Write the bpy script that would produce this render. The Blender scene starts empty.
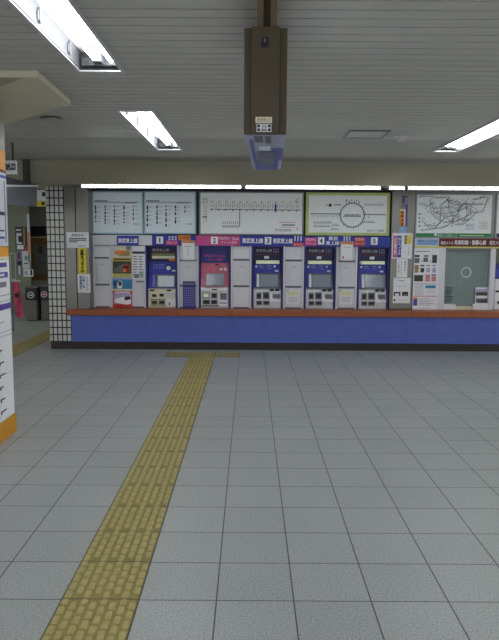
import bpy, bmesh, math, random
from mathutils import Vector, Matrix
random.seed(7)
SC = bpy.context.scene
COL = SC.collection
PI = math.pi

# ------------------------------------------------------------------ camera
CAM_H = 1.84
F = 655.0
TH = math.atan(77.9 / F)
ROLL = 0.0062
fwd = Vector((0, math.cos(TH), -math.sin(TH)))
up0 = Vector((0, math.sin(TH), math.cos(TH)))
rt0 = Vector((1, 0, 0))
right = rt0 * math.cos(ROLL) + up0 * math.sin(ROLL)
up = up0 * math.cos(ROLL) - rt0 * math.sin(ROLL)
cam_d = bpy.data.cameras.new('camera')
cam = bpy.data.objects.new('camera', cam_d)
COL.objects.link(cam)
cam.matrix_world = Matrix(((right.x, up.x, -fwd.x, 0), (right.y, up.y, -fwd.y, 0),
                           (right.z, up.z, -fwd.z, CAM_H), (0, 0, 0, 1)))
cam_d.sensor_fit = 'HORIZONTAL'
cam_d.sensor_width = 36.0
cam_d.lens = 36.0 * F / 499.0
cam_d.clip_start = 0.05
SC.camera = cam


def ray(x, y):
    return fwd + right * ((x - 249.5) / F) + up * ((320 - y) / F)


def P(x, y, Y):
    """survey: a point measured in the photograph, on the vertical plane at depth Y -> (X, Z)"""
    d = ray(x, y)
    t = Y / d.y
    return d.x * t, CAM_H + d.z * t


def CP(x, y, z):
    """survey: a point on the horizontal plane at height z -> (X, Y)"""
    d = ray(x, y)
    t = (z - CAM_H) / d.z
    return d.x * t, d.y * t


def R(x0, y0, x1, y1, Y):
    """upright rectangle on plane Y -> X0, X1, Z0, Z1"""
    ym, xm = (y0 + y1) / 2, (x0 + x1) / 2
    return P(x0, ym, Y)[0], P(x1, ym, Y)[0], P(xm, y1, Y)[1], P(xm, y0, Y)[1]


# ------------------------------------------------------------------ materials
MATS = {}


def lin(c):
    return tuple(((v / 255) / 12.92 if v / 255 <= 0.04045 else ((v / 255 + 0.055) / 1.055) ** 2.4) for v in c)


def mat(name, rgb, rough=0.55, metal=0.0, var=0.06, scale=14.0, emit=0.0, emit_rgb=None, spec=0.4, alpha=1.0, bump=0.0):
    m = bpy.data.materials.new(name)
    m.use_nodes = True
    nt = m.node_tree
    b = nt.nodes['Principled BSDF']
    b.inputs['Roughness'].default_value = rough
    b.inputs['Metallic'].default_value = metal
    b.inputs['Specular IOR Level'].default_value = spec
    c = lin(rgb)
    tc = nt.nodes.new('ShaderNodeTexCoord')
    nz = nt.nodes.new('ShaderNodeTexNoise')
    nz.inputs['Scale'].default_value = scale
    nz.inputs['Detail'].default_value = 3
    nt.links.new(tc.outputs['Object'], nz.inputs['Vector'])
    cr = nt.nodes.new('ShaderNodeValToRGB')
    cr.color_ramp.elements[0].position = 0.3
    cr.color_ramp.elements[1].position = 0.7
    cr.color_ramp.elements[0].color = tuple(v * (1 - var) for v in c) + (1,)
    cr.color_ramp.elements[1].color = tuple(min(1, v * (1 + var)) for v in c) + (1,)
    nt.links.new(nz.outputs['Fac'], cr.inputs['Fac'])
    nt.links.new(cr.outputs['Color'], b.inputs['Base Color'])
    if bump:
        bp = nt.nodes.new('ShaderNodeBump')
        bp.inputs['Strength'].default_value = bump
        bp.inputs['Distance'].default_value = 0.01
        nt.links.new(nz.outputs['Fac'], bp.inputs['Height'])
        nt.links.new(bp.outputs['Normal'], b.inputs['Normal'])
    if emit:
        b.inputs['Emission Color'].default_value = lin(emit_rgb or rgb) + (1,)
        b.inputs['Emission Strength'].default_value = emit
    if alpha < 1:
        b.inputs['Alpha'].default_value = alpha
    MATS[name] = m
    return m


def math_node(nt, op, a, b=None):
    n = nt.nodes.new('ShaderNodeMath')
    n.operation = op
    for i, v in enumerate((a, b)):
        if v is None:
            continue
        if isinstance(v, (int, float)):
            n.inputs[i].default_value = v
        else:
            nt.links.new(v, n.inputs[i])
    return n.outputs[0]


def grid_mat(name, rgb, line, w, h, mortar, ox=0.0, oy=0.0, upright=False, rough=0.4, speck=0.0, bump=0.3, vary=0.05):
    """tile grid from a brick texture without offset, in object space"""
    m = bpy.data.materials.new(name)
    m.use_nodes = True
    nt = m.node_tree
    b = nt.nodes['Principled BSDF']
    b.inputs['Roughness'].default_value = rough
    tc = nt.nodes.new('ShaderNodeTexCoord')
    sx = nt.nodes.new('ShaderNodeSeparateXYZ')
    nt.links.new(tc.outputs['Object'], sx.inputs[0])
    cx = nt.nodes.new('ShaderNodeCombineXYZ')
    if upright:
        u = math_node(nt, 'ADD', sx.outputs[0], sx.outputs[1])
        v = sx.outputs[2]
    else:
        u, v = sx.outputs[0], sx.outputs[1]
    nt.links.new(math_node(nt, 'ADD', u, ox), cx.inputs[0])
    nt.links.new(math_node(nt, 'ADD', v, oy), cx.inputs[1])
    br = nt.nodes.new('ShaderNodeTexBrick')
    br.offset = 0.0
    br.squash = 1.0
    br.inputs['Scale'].default_value = 1.0
    br.inputs['Brick Width'].default_value = w
    br.inputs['Row Height'].default_value = h
    br.inputs['Mortar Size'].default_value = mortar
    br.inputs['Mortar Smooth'].default_value = 0.15
    c = lin(rgb)
    br.inputs['Color1'].default_value = tuple(v * (1 - vary) for v in c) + (1,)
    br.inputs['Color2'].default_value = tuple(min(1, v * (1 + vary)) for v in c) + (1,)
    br.inputs['Mortar'].default_value = lin(line) + (1,)
    nt.links.new(cx.outputs[0], br.inputs['Vector'])
    out = br.outputs['Color']
    nz = nt.nodes.new('ShaderNodeTexNoise')
    nz.inputs['Scale'].default_value = 95.0
    nz.inputs['Detail'].default_value = 2
    nt.links.new(tc.outputs['Object'], nz.inputs['Vector'])
    if speck:
        cr = nt.nodes.new('ShaderNodeValToRGB')
        cr.color_ramp.elements[0].position = 0.35
        cr.color_ramp.elements[1].position = 0.65
        cr.color_ramp.elements[0].color = (1 - speck,) * 3 + (1,)
        cr.color_ramp.elements[1].color = (1 + speck,) * 3 + (1,)
        nt.links.new(nz.outputs['Fac'], cr.inputs['Fac'])
        mx = nt.nodes.new('ShaderNodeMixRGB')
        mx.blend_type = 'MULTIPLY'
        mx.inputs['Fac'].default_value = 1.0
        nt.links.new(out, mx.inputs['Color1'])
        nt.links.new(cr.outputs['Color'], mx.inputs['Color2'])
        n2 = nt.nodes.new('ShaderNodeTexNoise')
        n2.inputs['Scale'].default_value = 1.3
        nt.links.new(tc.outputs['Object'], n2.inputs['Vector'])
        c2 = nt.nodes.new('ShaderNodeValToRGB')
        c2.color_ramp.elements[0].color = (.9, .9, .9, 1)
        c2.color_ramp.elements[1].color = (1.06, 1.06, 1.06, 1)
        nt.links.new(n2.outputs['Fac'], c2.inputs['Fac'])
        m2 = nt.nodes.new('ShaderNodeMixRGB')
        m2.blend_type = 'MULTIPLY'
        m2.inputs['Fac'].default_value = 1.0
        nt.links.new(mx.outputs['Color'], m2.inputs['Color1'])
        nt.links.new(c2.outputs['Color'], m2.inputs['Color2'])
        out = m2.outputs['Color']
    nt.links.new(out, b.inputs['Base Color'])
    bp = nt.nodes.new('ShaderNodeBump')
    bp.inputs['Strength'].default_value = bump
    bp.inputs['Distance'].default_value = 0.003
    bp.invert = True
    nt.links.new(br.outputs['Fac'], bp.inputs['Height'])
    nt.links.new(bp.outputs['Normal'], b.inputs['Normal'])
    MATS[name] = m
    return m


grid_mat('floor_tile', (158, 163, 164), (58, 60, 62), .4, .4, .0038, ox=-.238 + 4, oy=.01 + 4, rough=.42, speck=.24, vary=.035)
grid_mat('wall_tile', (196, 198, 196), (52, 54, 56), .078, .121, .011, ox=.02, oy=0, upright=True, rough=.25, vary=.05)
grid_mat('tactile_base', (140, 129, 68), (70, 68, 48), .4, .4, .004, ox=-.238 + 4, oy=.01 + 4, rough=.6, speck=.2)
mat('tactile_bump', (168, 157, 104), .55, var=.12, scale=40)
mat('slat', (174, 174, 168), .5, var=.03, scale=2)
mat('slat_gap', (34, 34, 33), .8)
mat('ceiling_board', (160, 160, 153), .7, var=.03, scale=1.5)
mat('soffit', (146, 144, 128), .35, var=.04, scale=1.5)
mat('beam', (196, 192, 170), .6, var=.03, scale=2)
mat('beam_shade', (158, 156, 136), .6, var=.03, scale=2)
mat('steel', (124, 124, 121), .28, metal=.85, var=.05, scale=3)
mat('steel_dark', (98, 100, 100), .4, metal=.6, var=.05, scale=4)
mat('alu', (170, 174, 178), .4, metal=.5, var=.04)
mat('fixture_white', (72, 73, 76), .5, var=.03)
mat('fixture_frame', (190, 192, 196), .4, metal=.3)
mat('fixture_dark', (58, 60, 66), .5)
mat('tube', (255, 255, 255), .5, emit=18.5, emit_rgb=(250, 252, 250))
mat('strip_tube', (255, 255, 255), .5, emit=15.0, emit_rgb=(246, 252, 255))
mat('strip_body', (120, 124, 128), .45)
mat('cover_dark', (48, 48, 50), .4)
mat('black', (22, 22, 25), .45)
mat('dark', (46, 48, 54), .5)
mat('ink', (40, 42, 56), .6)
mat('ink_mid', (78, 82, 96), .6)
mat('ink_blue', (34, 48, 130), .6)
mat('ink_grey', (120, 124, 134), .6)
mat('ink_pale', (160, 164, 172), .6)
mat('white', (226, 228, 234), .5, var=.03)
mat('white_bright', (238, 240, 243), .5, var=.02)
mat('paper', (226, 228, 234), .75, var=.03)
mat('paper_cool', (202, 206, 220), .75, var=.03)
mat('cabinet_white', (212, 213, 222), .42, var=.03, scale=4)
mat('cabinet_gap', (110, 113, 122), .6)
mat('counter_blue', (82, 102, 184), .38, var=.06, scale=5)
mat('ledge_brown', (152, 84, 52), .4, var=.16, scale=8)
mat('kick', (50, 46, 44), .5)
mat('navy', (46, 46, 128), .4, var=.08)
mat('navy_deep', (28, 28, 74), .4, var=.08)
mat('machine_blue', (56, 66, 170), .4, var=.08)
mat('banner_blue', (38, 60, 160), .45, var=.05)
mat('banner_pink', (196, 74, 140), .45, var=.06)
mat('sign_pink', (206, 72, 134), .5)
mat('sign_red', (196, 62, 72), .5)
mat('panel_pink', (208, 110, 136), .45, var=.12, scale=10)
mat('sign_orange', (222, 128, 48), .5, var=.1)
mat('yellow', (226, 210, 40), .5)
mat('yellow_pale', (208, 206, 120), .6)
mat('pillar_yellow', (200, 142, 30), .45, var=.1, scale=8)
mat('orange_band', (218, 150, 40), .5, var=.1)
mat('cream', (216, 212, 188), .45, var=.05)
mat('screen', (128, 137, 150), .15, var=.12, scale=4, emit=.12)
mat('screen_bright', (180, 188, 194), .2, var=.1, scale=4, emit=.18)
mat('silver', (200, 202, 208), .36, metal=.2, var=.06)
mat('silver_dark', (104, 108, 116), .4, metal=.4)
mat('slot', (30, 30, 34), .4)
mat('olive', (112, 120, 76), .5, var=.25, scale=12)
mat('lit_strip', (206, 216, 186), .5, emit=.25)
mat('map_paper', (214, 220, 222), .35, var=.03, emit=.08)
mat('map_paper_cool', (204, 216, 224), .35, var=.03, emit=.08)
mat('map_frame_blue', (150, 186, 206), .45)
mat('map_frame_green', (188, 202, 130), .45)
mat('map_frame_steel', (136, 142, 148), .4, metal=.4)
mat('green', (40, 132, 78), .5)
mat('maroon', (104, 36, 36), .45)
mat('sky_sign', (132, 172, 214), .5)
mat('purple', (84, 66, 160), .5)
mat('purple_pale', (130, 124, 180), .5)
mat('brown_print', (112, 66, 42), .6, var=.3, scale=20)
mat('red_print', (170, 48, 40), .55, var=.3, scale=16)
mat('teal_print', (52, 124, 168), .55, var=.2, scale=16)
mat('photo_grey', (96, 104, 110), .6, var=.5, scale=40)
mat('photo_tan', (150, 128, 84), .6, var=.5, scale=40)
mat('photo_dark', (64, 66, 62), .6, var=.5, scale=45)
mat('photo_pink', (200, 128, 144), .6, var=.3, scale=40)
mat('photo_lilac', (168, 164, 204), .6, var=.3, scale=40)
mat('passage_fill', (240, 240, 225), .5, emit=14)  # glow of the fill lights added in the passage
mat('glass', (150, 172, 172), .08, var=.02, alpha=.45)
mat('curtain', (134, 150, 150), .8, var=.08, scale=6)
mat('passage_wall', (128, 134, 118), .7, var=.06, scale=3)
mat('passage_dark', (150, 148, 142), .8, var=.1)
mat('passage_brown', (124, 92, 46), .7, var=.12)
mat('gate_grey', (112, 110, 108), .45, var=.06)
mat('pink_cloth', (212, 84, 124), .7, var=.1)
mat('plate_brown', (74, 64, 48), .45, var=.06, scale=5)
mat('pole_brown', (98, 84, 62), .42, var=.06, scale=5)
mat('pale_blue', (176, 182, 208), .4, var=.08)
mat('sign_blue', (92, 96, 178), .35, var=.1)
mat('sign_glow', (235, 238, 245), .4, emit=.8, emit_rgb=(235, 240, 250))
mat('sign_grey', (120, 124, 136), .3, metal=.4, var=.08)
mat('sign_dark', (66, 68, 76), .4, metal=.3)
mat('rod', (60, 56, 46), .5)


# ------------------------------------------------------------------ mesh builder
_text_cache = {}


def text_geo(s):
    if s in _text_cache:
        return _text_cache[s]
    cu = bpy.data.curves.new('t', 'FONT')
    cu.body = s
    cu.resolution_u = 2
    ob = bpy.data.objects.new('t', cu)
    COL.objects.link(ob)
    bpy.context.view_layer.update()
    dg = bpy.context.evaluated_depsgraph_get()
    me = bpy.data.meshes.new_from_object(ob.evaluated_get(dg))
    vs = [(v.co.x, v.co.y) for v in me.vertices]
    fs = [tuple(p.vertices) for p in me.polygons]
    bpy.data.objects.remove(ob)
    bpy.data.curves.remove(cu)
    bpy.data.meshes.remove(me)
    _text_cache[s] = (vs, fs)
    return vs, fs


class MB:
    """collects geometry in world space; build() links it as ONE mesh object"""

    def __init__(self):
        self.v, self.f, self.m, self.mats, self.smooth = [], [], [], [], []

    def mi(self, name):
        if name not in self.mats:
            self.mats.append(name)
        return self.mats.index(name)

    def add(self, vs, fs, m, smooth=False):
        o = len(self.v)
        self.v += [tuple(p) for p in vs]
        k = self.mi(m)
        for f in fs:
            self.f.append(tuple(o + i for i in f))
            self.m.append(k)
            self.smooth.append(smooth)
        return self

    def quad(self, a, b, c, d, m):
        return self.add([a, b, c, d], [(0, 1, 2, 3)], m)

    def box(self, x0, x1, y0, y1, z0, z1, m, bev=0.0):
        if bev <= 0:
            vs = [(x0, y0, z0), (x1, y0, z0), (x1, y1, z0), (x0, y1, z0), (x0, y0, z1), (x1, y0, z1), (x1, y1, z1), (x0, y1, z1)]
            return self.add(vs, [(0, 3, 2, 1), (4, 5, 6, 7), (0, 1, 5, 4), (1, 2, 6, 5), (2, 3, 7, 6), (3, 0, 4, 7)], m)
        bm = bmesh.new()
        bmesh.ops.create_cube(bm, size=1)
        for v in bm.verts:
            v.co = Vector(((x0 + x1) / 2 + v.co.x * (x1 - x0), (y0 + y1) / 2 + v.co.y * (y1 - y0), (z0 + z1) / 2 + v.co.z * (z1 - z0)))
        bmesh.ops.bevel(bm, geom=bm.edges[:], offset=bev, segments=2, profile=.5, affect='EDGES')
        bm.verts.index_update()
        self.add([v.co for v in bm.verts], [tuple(v.index for v in f.verts) for f in bm.faces], m)
        bm.free()
        return self

    def rect(self, x0, x1, z0, z1, y, m):
        """print facing the hall (-Y)"""
        return self.quad((x0, y, z0), (x1, y, z0), (x1, y, z1), (x0, y, z1), m)

    def slab(self, r, y, t, m, bev=0.0):
        """upright slab whose front is at y and back at y + t"""
        return self.box(r[0], r[1], y, y + t, r[2], r[3], m, bev)

    def prism(self, pts, y0, y1, m):
        """closed polygon in X,Z (counter-clockwise from the front) extruded along Y"""
        n = len(pts)
        vs = [(x, y0, z) for x, z in pts] + [(x, y1, z) for x, z in pts]
        fs = [tuple(range(n)), tuple(reversed(range(n, 2 * n)))]
        fs += [(i, n + i, n + (i + 1) % n, (i + 1) % n) for i in range(n)]
        return self.add(vs, fs, m)

    def prism_x(self, pts, x0, x1, m):
        """polygon in Y,Z extruded along X"""
        n = len(pts)
        vs = [(x0, y, z) for y, z in pts] + [(x1, y, z) for y, z in pts]
        fs = [tuple(range(n)), tuple(reversed(range(n, 2 * n)))]
        fs += [(i, n + i, n + (i + 1) % n, (i + 1) % n) for i in range(n)]
        return self.add(vs, fs, m)

    def prism_z(self, pts, z0, z1, m):
        n = len(pts)
        vs = [(x, y, z0) for x, y in pts] + [(x, y, z1) for x, y in pts]
        fs = [tuple(reversed(range(n))), tuple(range(n, 2 * n))]
        fs += [(i, (i + 1) % n, n + (i + 1) % n, n + i) for i in range(n)]
        return self.add(vs, fs, m)

    def tube(self, a, b, r, m, n=12, cap=True):
        a, b = Vector(a), Vector(b)
        d = (b - a).normalized()
        s = Vector((0, 0, 1)) if abs(d.z) < .9 else Vector((1, 0, 0))
        u = d.cross(s).normalized()
        w = d.cross(u)
        vs = []
        for p in (a, b):
            vs += [p + (u * math.cos(2 * PI * i / n) + w * math.sin(2 * PI * i / n)) * r for i in range(n)]
        fs = [(i, (i + 1) % n, n + (i + 1) % n, n + i) for i in range(n)]
        self.add(vs, fs, m, True)
        if cap:
            self.add(vs[:n], [tuple(reversed(range(n)))], m)
            self.add(vs[n:], [tuple(range(n))], m)
        return self

    def disc(self, cx, cz, r, y, m, n=20, r_in=0.0):
        """disc or ring facing -Y"""
        o = [(cx + r * math.cos(2 * PI * i / n), y, cz + r * math.sin(2 * PI * i / n)) for i in range(n)]
        if r_in <= 0:
            return self.add(o, [tuple(range(n))], m)
        q = [(cx + r_in * math.cos(2 * PI * i / n), y, cz + r_in * math.sin(2 * PI * i / n)) for i in range(n)]
        return self.add(o + q, [(i, (i + 1) % n, n + (i + 1) % n, n + i) for i in range(n)], m)

    def line(self, pts, w, y, m):
        """flat printed polyline in X,Z facing -Y"""
        for (xa, za), (xb, zb) in zip(pts, pts[1:]):
            dx, dz = xb - xa, zb - za
            L = math.hypot(dx, dz)
            if L < 1e-6:
                continue
            nx, nz = -dz / L * w / 2, dx / L * w / 2
            ex, ez = dx / L * w / 2, dz / L * w / 2
            self.quad((xa - nx - ex, y, za - nz - ez), (xb - nx + ex, y, zb - nz + ez), (xb + nx + ex, y, zb + nz + ez), (xa + nx - ex, y, za + nz - ez), m)
        return self

    def text(self, s, r, y, m, vertical=False, fat=0.0):
        """lettering fitted to the rectangle r = X0, X1, Z0, Z1, facing -Y"""
        if vertical:
            n = len(s)
            h = (r[3] - r[2]) / n
            for i, ch in enumerate(s):
                if ch != ' ':
                    self.text(ch, (r[0], r[1], r[3] - h * (i + .94), r[3] - h * (i + .06)), y, m, fat=fat)
            return self
        vs, fs = text_geo(s)
        if not vs:
            return self
        xs, zs = [p[0] for p in vs], [p[1] for p in vs]
        sx = (r[1] - r[0]) / max(1e-6, max(xs) - min(xs))
        sz = (r[3] - r[2]) / max(1e-6, max(zs) - min(zs))
        if len(s) == 1 and sx > sz * 1.6:
            mid = (r[0] + r[1]) / 2
            sx = sz * 1.2
            r = (mid - sx * (max(xs) - min(xs)) / 2, r[1], r[2], r[3])
        x_, z_ = min(xs), min(zs)
        base = [(r[0] + (a - x_) * sx, y, r[2] + (b - z_) * sz) for a, b in vs]
        self.add(base, fs, m)
        if fat:
            for k, (ox, oz) in enumerate(((fat, 0), (-fat, 0), (0, fat), (0, -fat))):
                self.add([(px + ox, py - .00005 * (k + 1), pz + oz) for px, py, pz in base], fs, m)
        return self

    def build(self, name, parent=None, origin=None):
        if origin is None:
            if parent is not None:
                origin = ORIGIN.get(parent.name, (0, 0, 0))
            else:
                xs, ys, zs = zip(*self.v)
                origin = ((min(xs) + max(xs)) / 2, (min(ys) + max(ys)) / 2, min(zs))
        ox, oy, oz = origin
        me = bpy.data.meshes.new(name)
        me.from_pydata([(x - ox, y - oy, z - oz) for x, y, z in self.v], [], self.f)
        for n in self.mats:
            me.materials.append(MATS[n])
        me.polygons.foreach_set('material_index', self.m)
        me.polygons.foreach_set('use_smooth', self.smooth)
        me.update()
        o = bpy.data.objects.new(name, me)
        COL.objects.link(o)
        if parent is not None:
            o.parent = parent
        else:
            o.location = origin
        ORIGIN[o.name] = origin
        return o


ORIGIN = {}


def thing(name, label, cat, loc, group=None):
    o = bpy.data.objects.new(name, None)
    COL.objects.link(o)
    o.empty_display_size = .1
    o.location = loc
    ORIGIN[o.name] = tuple(loc)
    return tag(o, label, cat, group)


def tag(o, label, cat, group=None):
    o['label'] = label
    o['category'] = cat
    if group:
        o['group'] = group
    return o


def struct(o):
    o['kind'] = 'structure'
    return o


def dup(root, shift, label, group=None):
    """copy of a thing with copies of its parts and sub-parts"""
    r = root.copy()
    COL.objects.link(r)
    r.location = Vector(root.location) + Vector(shift)
    r['label'] = label
    if group:
        r['group'] = group

    def rec(src, dst):
        for ch in [c for c in bpy.data.objects if c.parent == src]:
            c = ch.copy()
            COL.objects.link(c)
            c.parent = dst
            rec(ch, c)
    rec(root, r)
    return r


# ------------------------------------------------------------------ survey planes
YF = 11.09            # counter front
YW = 11.36            # front of the machine wall
YB = 11.72            # back of machine recesses
YSF = 10.6            # soffit face
ZC = 3.11             # ceiling
ZS = P(250, 185.3, YSF)[1]     # underside of the soffit
LEDGE_T = P(250, 308.6, YW - .02)[1]
LEDGE_B = P(250, 316.6, 11.03)[1]
KICK_T = P(250, 342.6, YF)[1]
XL = P(48, 270, YF)[0]        # left edge of tiled column
XC = P(70, 270, YF)[0]        # right edge of tiled column
XR = 6.2

# ------------------------------------------------------------------ floor and ceiling
b = MB()
b.box(-9, XR, -1.5, 19, -.1, 0, 'floor_tile')
struct(b.build('floor', origin=(0, 0, 0)))

LW = (-1.335, -1.0)   # column of light fittings
FIX = []              # X0, X1, Y0, Y1
xa, ya = CP(80, 71.5, ZC)
xb, yb = CP(123, 71.5, ZC)
xc, yc = CP(120, 110, ZC)
xd, yd = CP(181, 149.5, ZC)
LX0, LX1 = (xa + xc) / 2, (xb + xd) / 2
L2Y0, L2Y1, L1Y1 = yc, yd, ya
LLEN = L2Y1 - L2Y0
L1Y0 = L1Y1 - LLEN
xe, _ = CP(433.5, 151, ZC)
DX = xe - LX0
for dx in (0, DX):
    for y0 in (L2Y0, L1Y0, L1Y0 - (L2Y0 - L1Y0)):
        FIX.append((LX0 + dx, LX1 + dx, y0, y0 + LLEN))


def minus_holes(x0, x1, y0, y1):
    ys = sorted({y0, y1} | {v for f in FIX for v in (f[2], f[3]) if y0 < v < y1})
    out = []
    for a, c in zip(ys, ys[1:]):
        m = (a + c) / 2
        cur = x0
        for f in sorted(FIX):
            if f[2] < m < f[3]:
                if f[0] > cur:
                    out.append((cur, f[0], a, c))
                cur = max(cur, f[1])
        if cur < x1:
            out.append((cur, x1, a, c))
    return out


b = MB()
XJ = -3.34            # ceiling joint line on the left
PITCH = .1416
SLAT_END = 8.3
k = 0
y = -1.5
yoff = CP(295, 9.8, ZC)[1] % PITCH
yy = yoff - PITCH * 12
while yy < SLAT_END:
    y0, y1 = max(yy + .010, -1.5), min(yy + PITCH - .010, SLAT_END)
    if y1 > -1.5 and y1 > y0:
        for (a, c, d, e) in minus_holes(XJ, XR, y0, y1):
            b.box(a, c, d, e, ZC, ZC + .018, 'slat')
    yy += PITCH
for (a, c, d, e) in minus_holes(XJ, XR, -1.5, SLAT_END):
    b.box(a, c, d, e, ZC + .018, ZC + .03, 'slat_gap')
for (a, c, d, e) in minus_holes(XJ, XR, SLAT_END, YSF + .02):
    b.box(a, c, d, e, ZC, ZC + .03, 'ceiling_board')
b.box(-9, XJ - .012, -1.5, YSF + .02, ZC, ZC + .03, 'ceiling_board')
b.box(XJ - .012, XJ, -1.5, YSF + .02, ZC + .012, ZC + .03, 'slat_gap')
struct(b.build('ceiling', origin=(0, 0, ZC)))

# soffit above the counter and the passage; the machine wall's own ceiling
b = MB()
b.box(-9, XR, YSF, YB + .3, ZS, ZC + .02, 'soffit')
b.box(-9, XL + .1, YB + .3, 18.4, ZS, ZS + .1, 'passage_wall')
struct(b.build('wall_soffit'))

b = MB()
b.box(XC, XR, YB + .06, YB + .16, 0, ZS, 'steel_dark')
struct(b.build('wall_back'))

# tiled column at the passage corner
b = MB()
XC2 = P(65.3, 250, YF)[0]
b.box(XL, XC, YF, 12.6, KICK_T, LEDGE_B - .002, 'wall_tile')
b.box(XL, XC2, YF, 12.6, LEDGE_B - .002, ZS, 'wall_tile')
o = struct(b.build('wall_tiled_column', origin=(XL, YF, KICK_T)))
b = MB()
b.box(XL + .01, XC, YF + .012, 12.6, 0, KICK_T, 'kick')
struct(b.build('baseboard_column'))

# steel facings left of the machines and right of them
ST_M = P(76.3, 250, YF)[0]
ST_R = P(89, 250, YF)[0]
b = MB()
b.box(XC2 + .001, ST_M - .008, YF, YB, LEDGE_T + .001, ZS, 'steel')
b.box(ST_M - .008, ST_M + .008, YF + .02, YB, LEDGE_T + .001, ZS, 'slot')
b.box(ST_M + .008, ST_R, YF, YB, LEDGE_T + .001, ZS, 'steel', bev=.006)
b.box(ST_R, P(92, 250, YW)[0], YW + .05, YB, LEDGE_T + .001, ZS, 'steel_dark')
struct(b.build('wall_steel_left'))
SPX0, SPX1 = P(390.5, 250, YW)[0], P(413.6, 250, YW)[0]
b = MB()
b.box(SPX0, SPX1, YW - .01, YB, LEDGE_T, ZS, 'steel', bev=.012)
struct(b.build('wall_steel_pillar'))

# ------------------------------------------------------------------ ticket counter
CX0 = P(66.3, 312, 11.03)[0]
t = thing('ticket_counter', 'long blue fronted counter with brown ledge running under the ticket machines', 'counter', ((XC + XR) / 2, YF + .2, 0))
b = MB(); b.box(CX0, XR, 11.03, YB + .05, LEDGE_B, LEDGE_T, 'ledge_brown', bev=.012); b.build('ledge', t)
b = MB(); b.box(XC, XR, YF, YB + .05, KICK_T, LEDGE_B, 'counter_blue'); b.build('front_panel', t)
b = MB(); b.box(XC, XR, YF + .012, YB + .05, 0, KICK_T, 'kick'); b.build('kickboard', t)

# ------------------------------------------------------------------ recessed ceiling lights
def ceiling_light(label, x0, x1, y0, y1):
    D = .15
    t = thing('ceiling_light', label, 'ceiling light', ((x0 + x1) / 2, (y0 + y1) / 2, ZC), 'recessed twin tube ceiling lights')
    g = .012
    b = MB()
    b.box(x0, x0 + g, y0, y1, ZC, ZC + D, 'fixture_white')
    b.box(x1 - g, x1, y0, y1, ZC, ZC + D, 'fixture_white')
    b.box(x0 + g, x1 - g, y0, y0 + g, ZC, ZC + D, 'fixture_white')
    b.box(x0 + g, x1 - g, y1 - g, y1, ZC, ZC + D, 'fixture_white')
    b.box(x0 + g, x1 - g, y0 + g, y1 - g, ZC + D - g, ZC + D, 'white_bright')
    b.box(x1 - g - .004, x1 - g, y0 + g, y1 - g, ZC + .01, ZC + D - g, 'white_bright')
    b.build('housing', t)
    b = MB()
    for (a, c, d, e) in ((x0 - .018, x0 + .006, y0 - .018, y1 + .018), (x1 - .006, x1 + .018, y0 - .018, y1 + .018),
                         (x0 + .006, x1 - .006, y0 - .018, y0 + .03), (x0 + .006, x1 - .006, y1 - .05, y1 + .018)):
        b.box(a, c, d, e, ZC - .012, ZC - .001, 'fixture_frame')
    b.build('frame', t)
    w = x1 - x0
    zt = ZC + .055
    half = (y1 - y0) / 2
    for i in (0, 1):
        ya_ = y0 + .1 + i * (half - .06)
        yb_ = ya_ + half - .16
        for fx in (.46, .8):
            cx = x0 + w * fx
            b = MB(); b.tube((cx, ya_, zt), (cx, yb_, zt), .022, 'tube', 14)
            b.build('fluorescent_tube', t)
    b = MB()
    b.box(x0 + .03, x1 - .03, y0 + .05, y0 + .09, ZC + .02, ZC + D - g, 'fixture_dark')
    b.build('lamp_holder', t)
    b = MB()
    b.box(x0 + .03, x1 - .03, y1 - .1, y1 - .06, ZC + .02, ZC + .075, 'fixture_dark')
    b.box(x0 + w * .5 - .03, x0 + w * .5 + .03, y1 - .18, y1 - .1, ZC + .03, ZC + D - g, 'silver_dark')
    b.build('lamp_holder', t)
    for q in (.12, .36, .62, .86):
        yq = y0 + (y1 - y0) * q
        b = MB()
        b.box(x0 + g, x0 + g + .01, yq - .03, yq + .03, ZC + .03, ZC + .09, 'silver_dark', bev=.004)
        b.box(x0 + g, x0 + g + .016, yq - .012, yq + .012, ZC + .02, ZC + .11, 'silver_dark')
        b.build('spring_clip', t)
    return t


labs = {0: 'recessed twin tube ceiling light in the left row, farthest and nearest the soffit',
        1: 'long recessed twin tube ceiling light cut by the top left of the photo',
        2: 'recessed twin tube ceiling light in the left row behind the viewer',
        3: 'recessed twin tube ceiling light at the right edge before the soffit',
        4: 'recessed twin tube ceiling light in the right row, nearer and outside the view',
        5: 'recessed twin tube ceiling light in the right row behind the viewer'}
for i, f in enumerate(FIX):
    ceiling_light(labs[i], *f)

# vent hatch, detector, speaker disc on the ceiling
va = CP(351, 130.3, ZC); vb = CP(390.5, 137.3, ZC); vc = CP(345, 137.3, ZC)
vx0, vx1, vy0, vy1 = (CP(349.5, 130, ZC)[0] + CP(343, 137.6, ZC)[0]) / 2, CP(387, 133.5, ZC)[0], CP(366, 130, ZC)[1], CP(366, 137.8, ZC)[1]
t = thing('ceiling_vent', 'flat rectangular vent panel in the ceiling right of the hanging sign', 'ceiling vent', ((vx0 + vx1) / 2, (vy0 + vy1) / 2, ZC))
b = MB()
for (a, c, d, e) in ((vx0, vx1, vy0, vy0 + .05), (vx0, vx1, vy1 - .05, vy1), (vx0, vx0 + .025, vy0 + .05, vy1 - .05), (vx1 - .025, vx1, vy0 + .05, vy1 - .05)):
    b.box(a, c, d, e, ZC - .014, ZC - .001, 'silver_dark')
b.build('frame', t)
b = MB(); b.box(vx0 + .025, vx1 - .025, vy0 + .05, vy1 - .05, ZC - .008, ZC - .001, 'slat'); b.build('panel', t)

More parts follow.
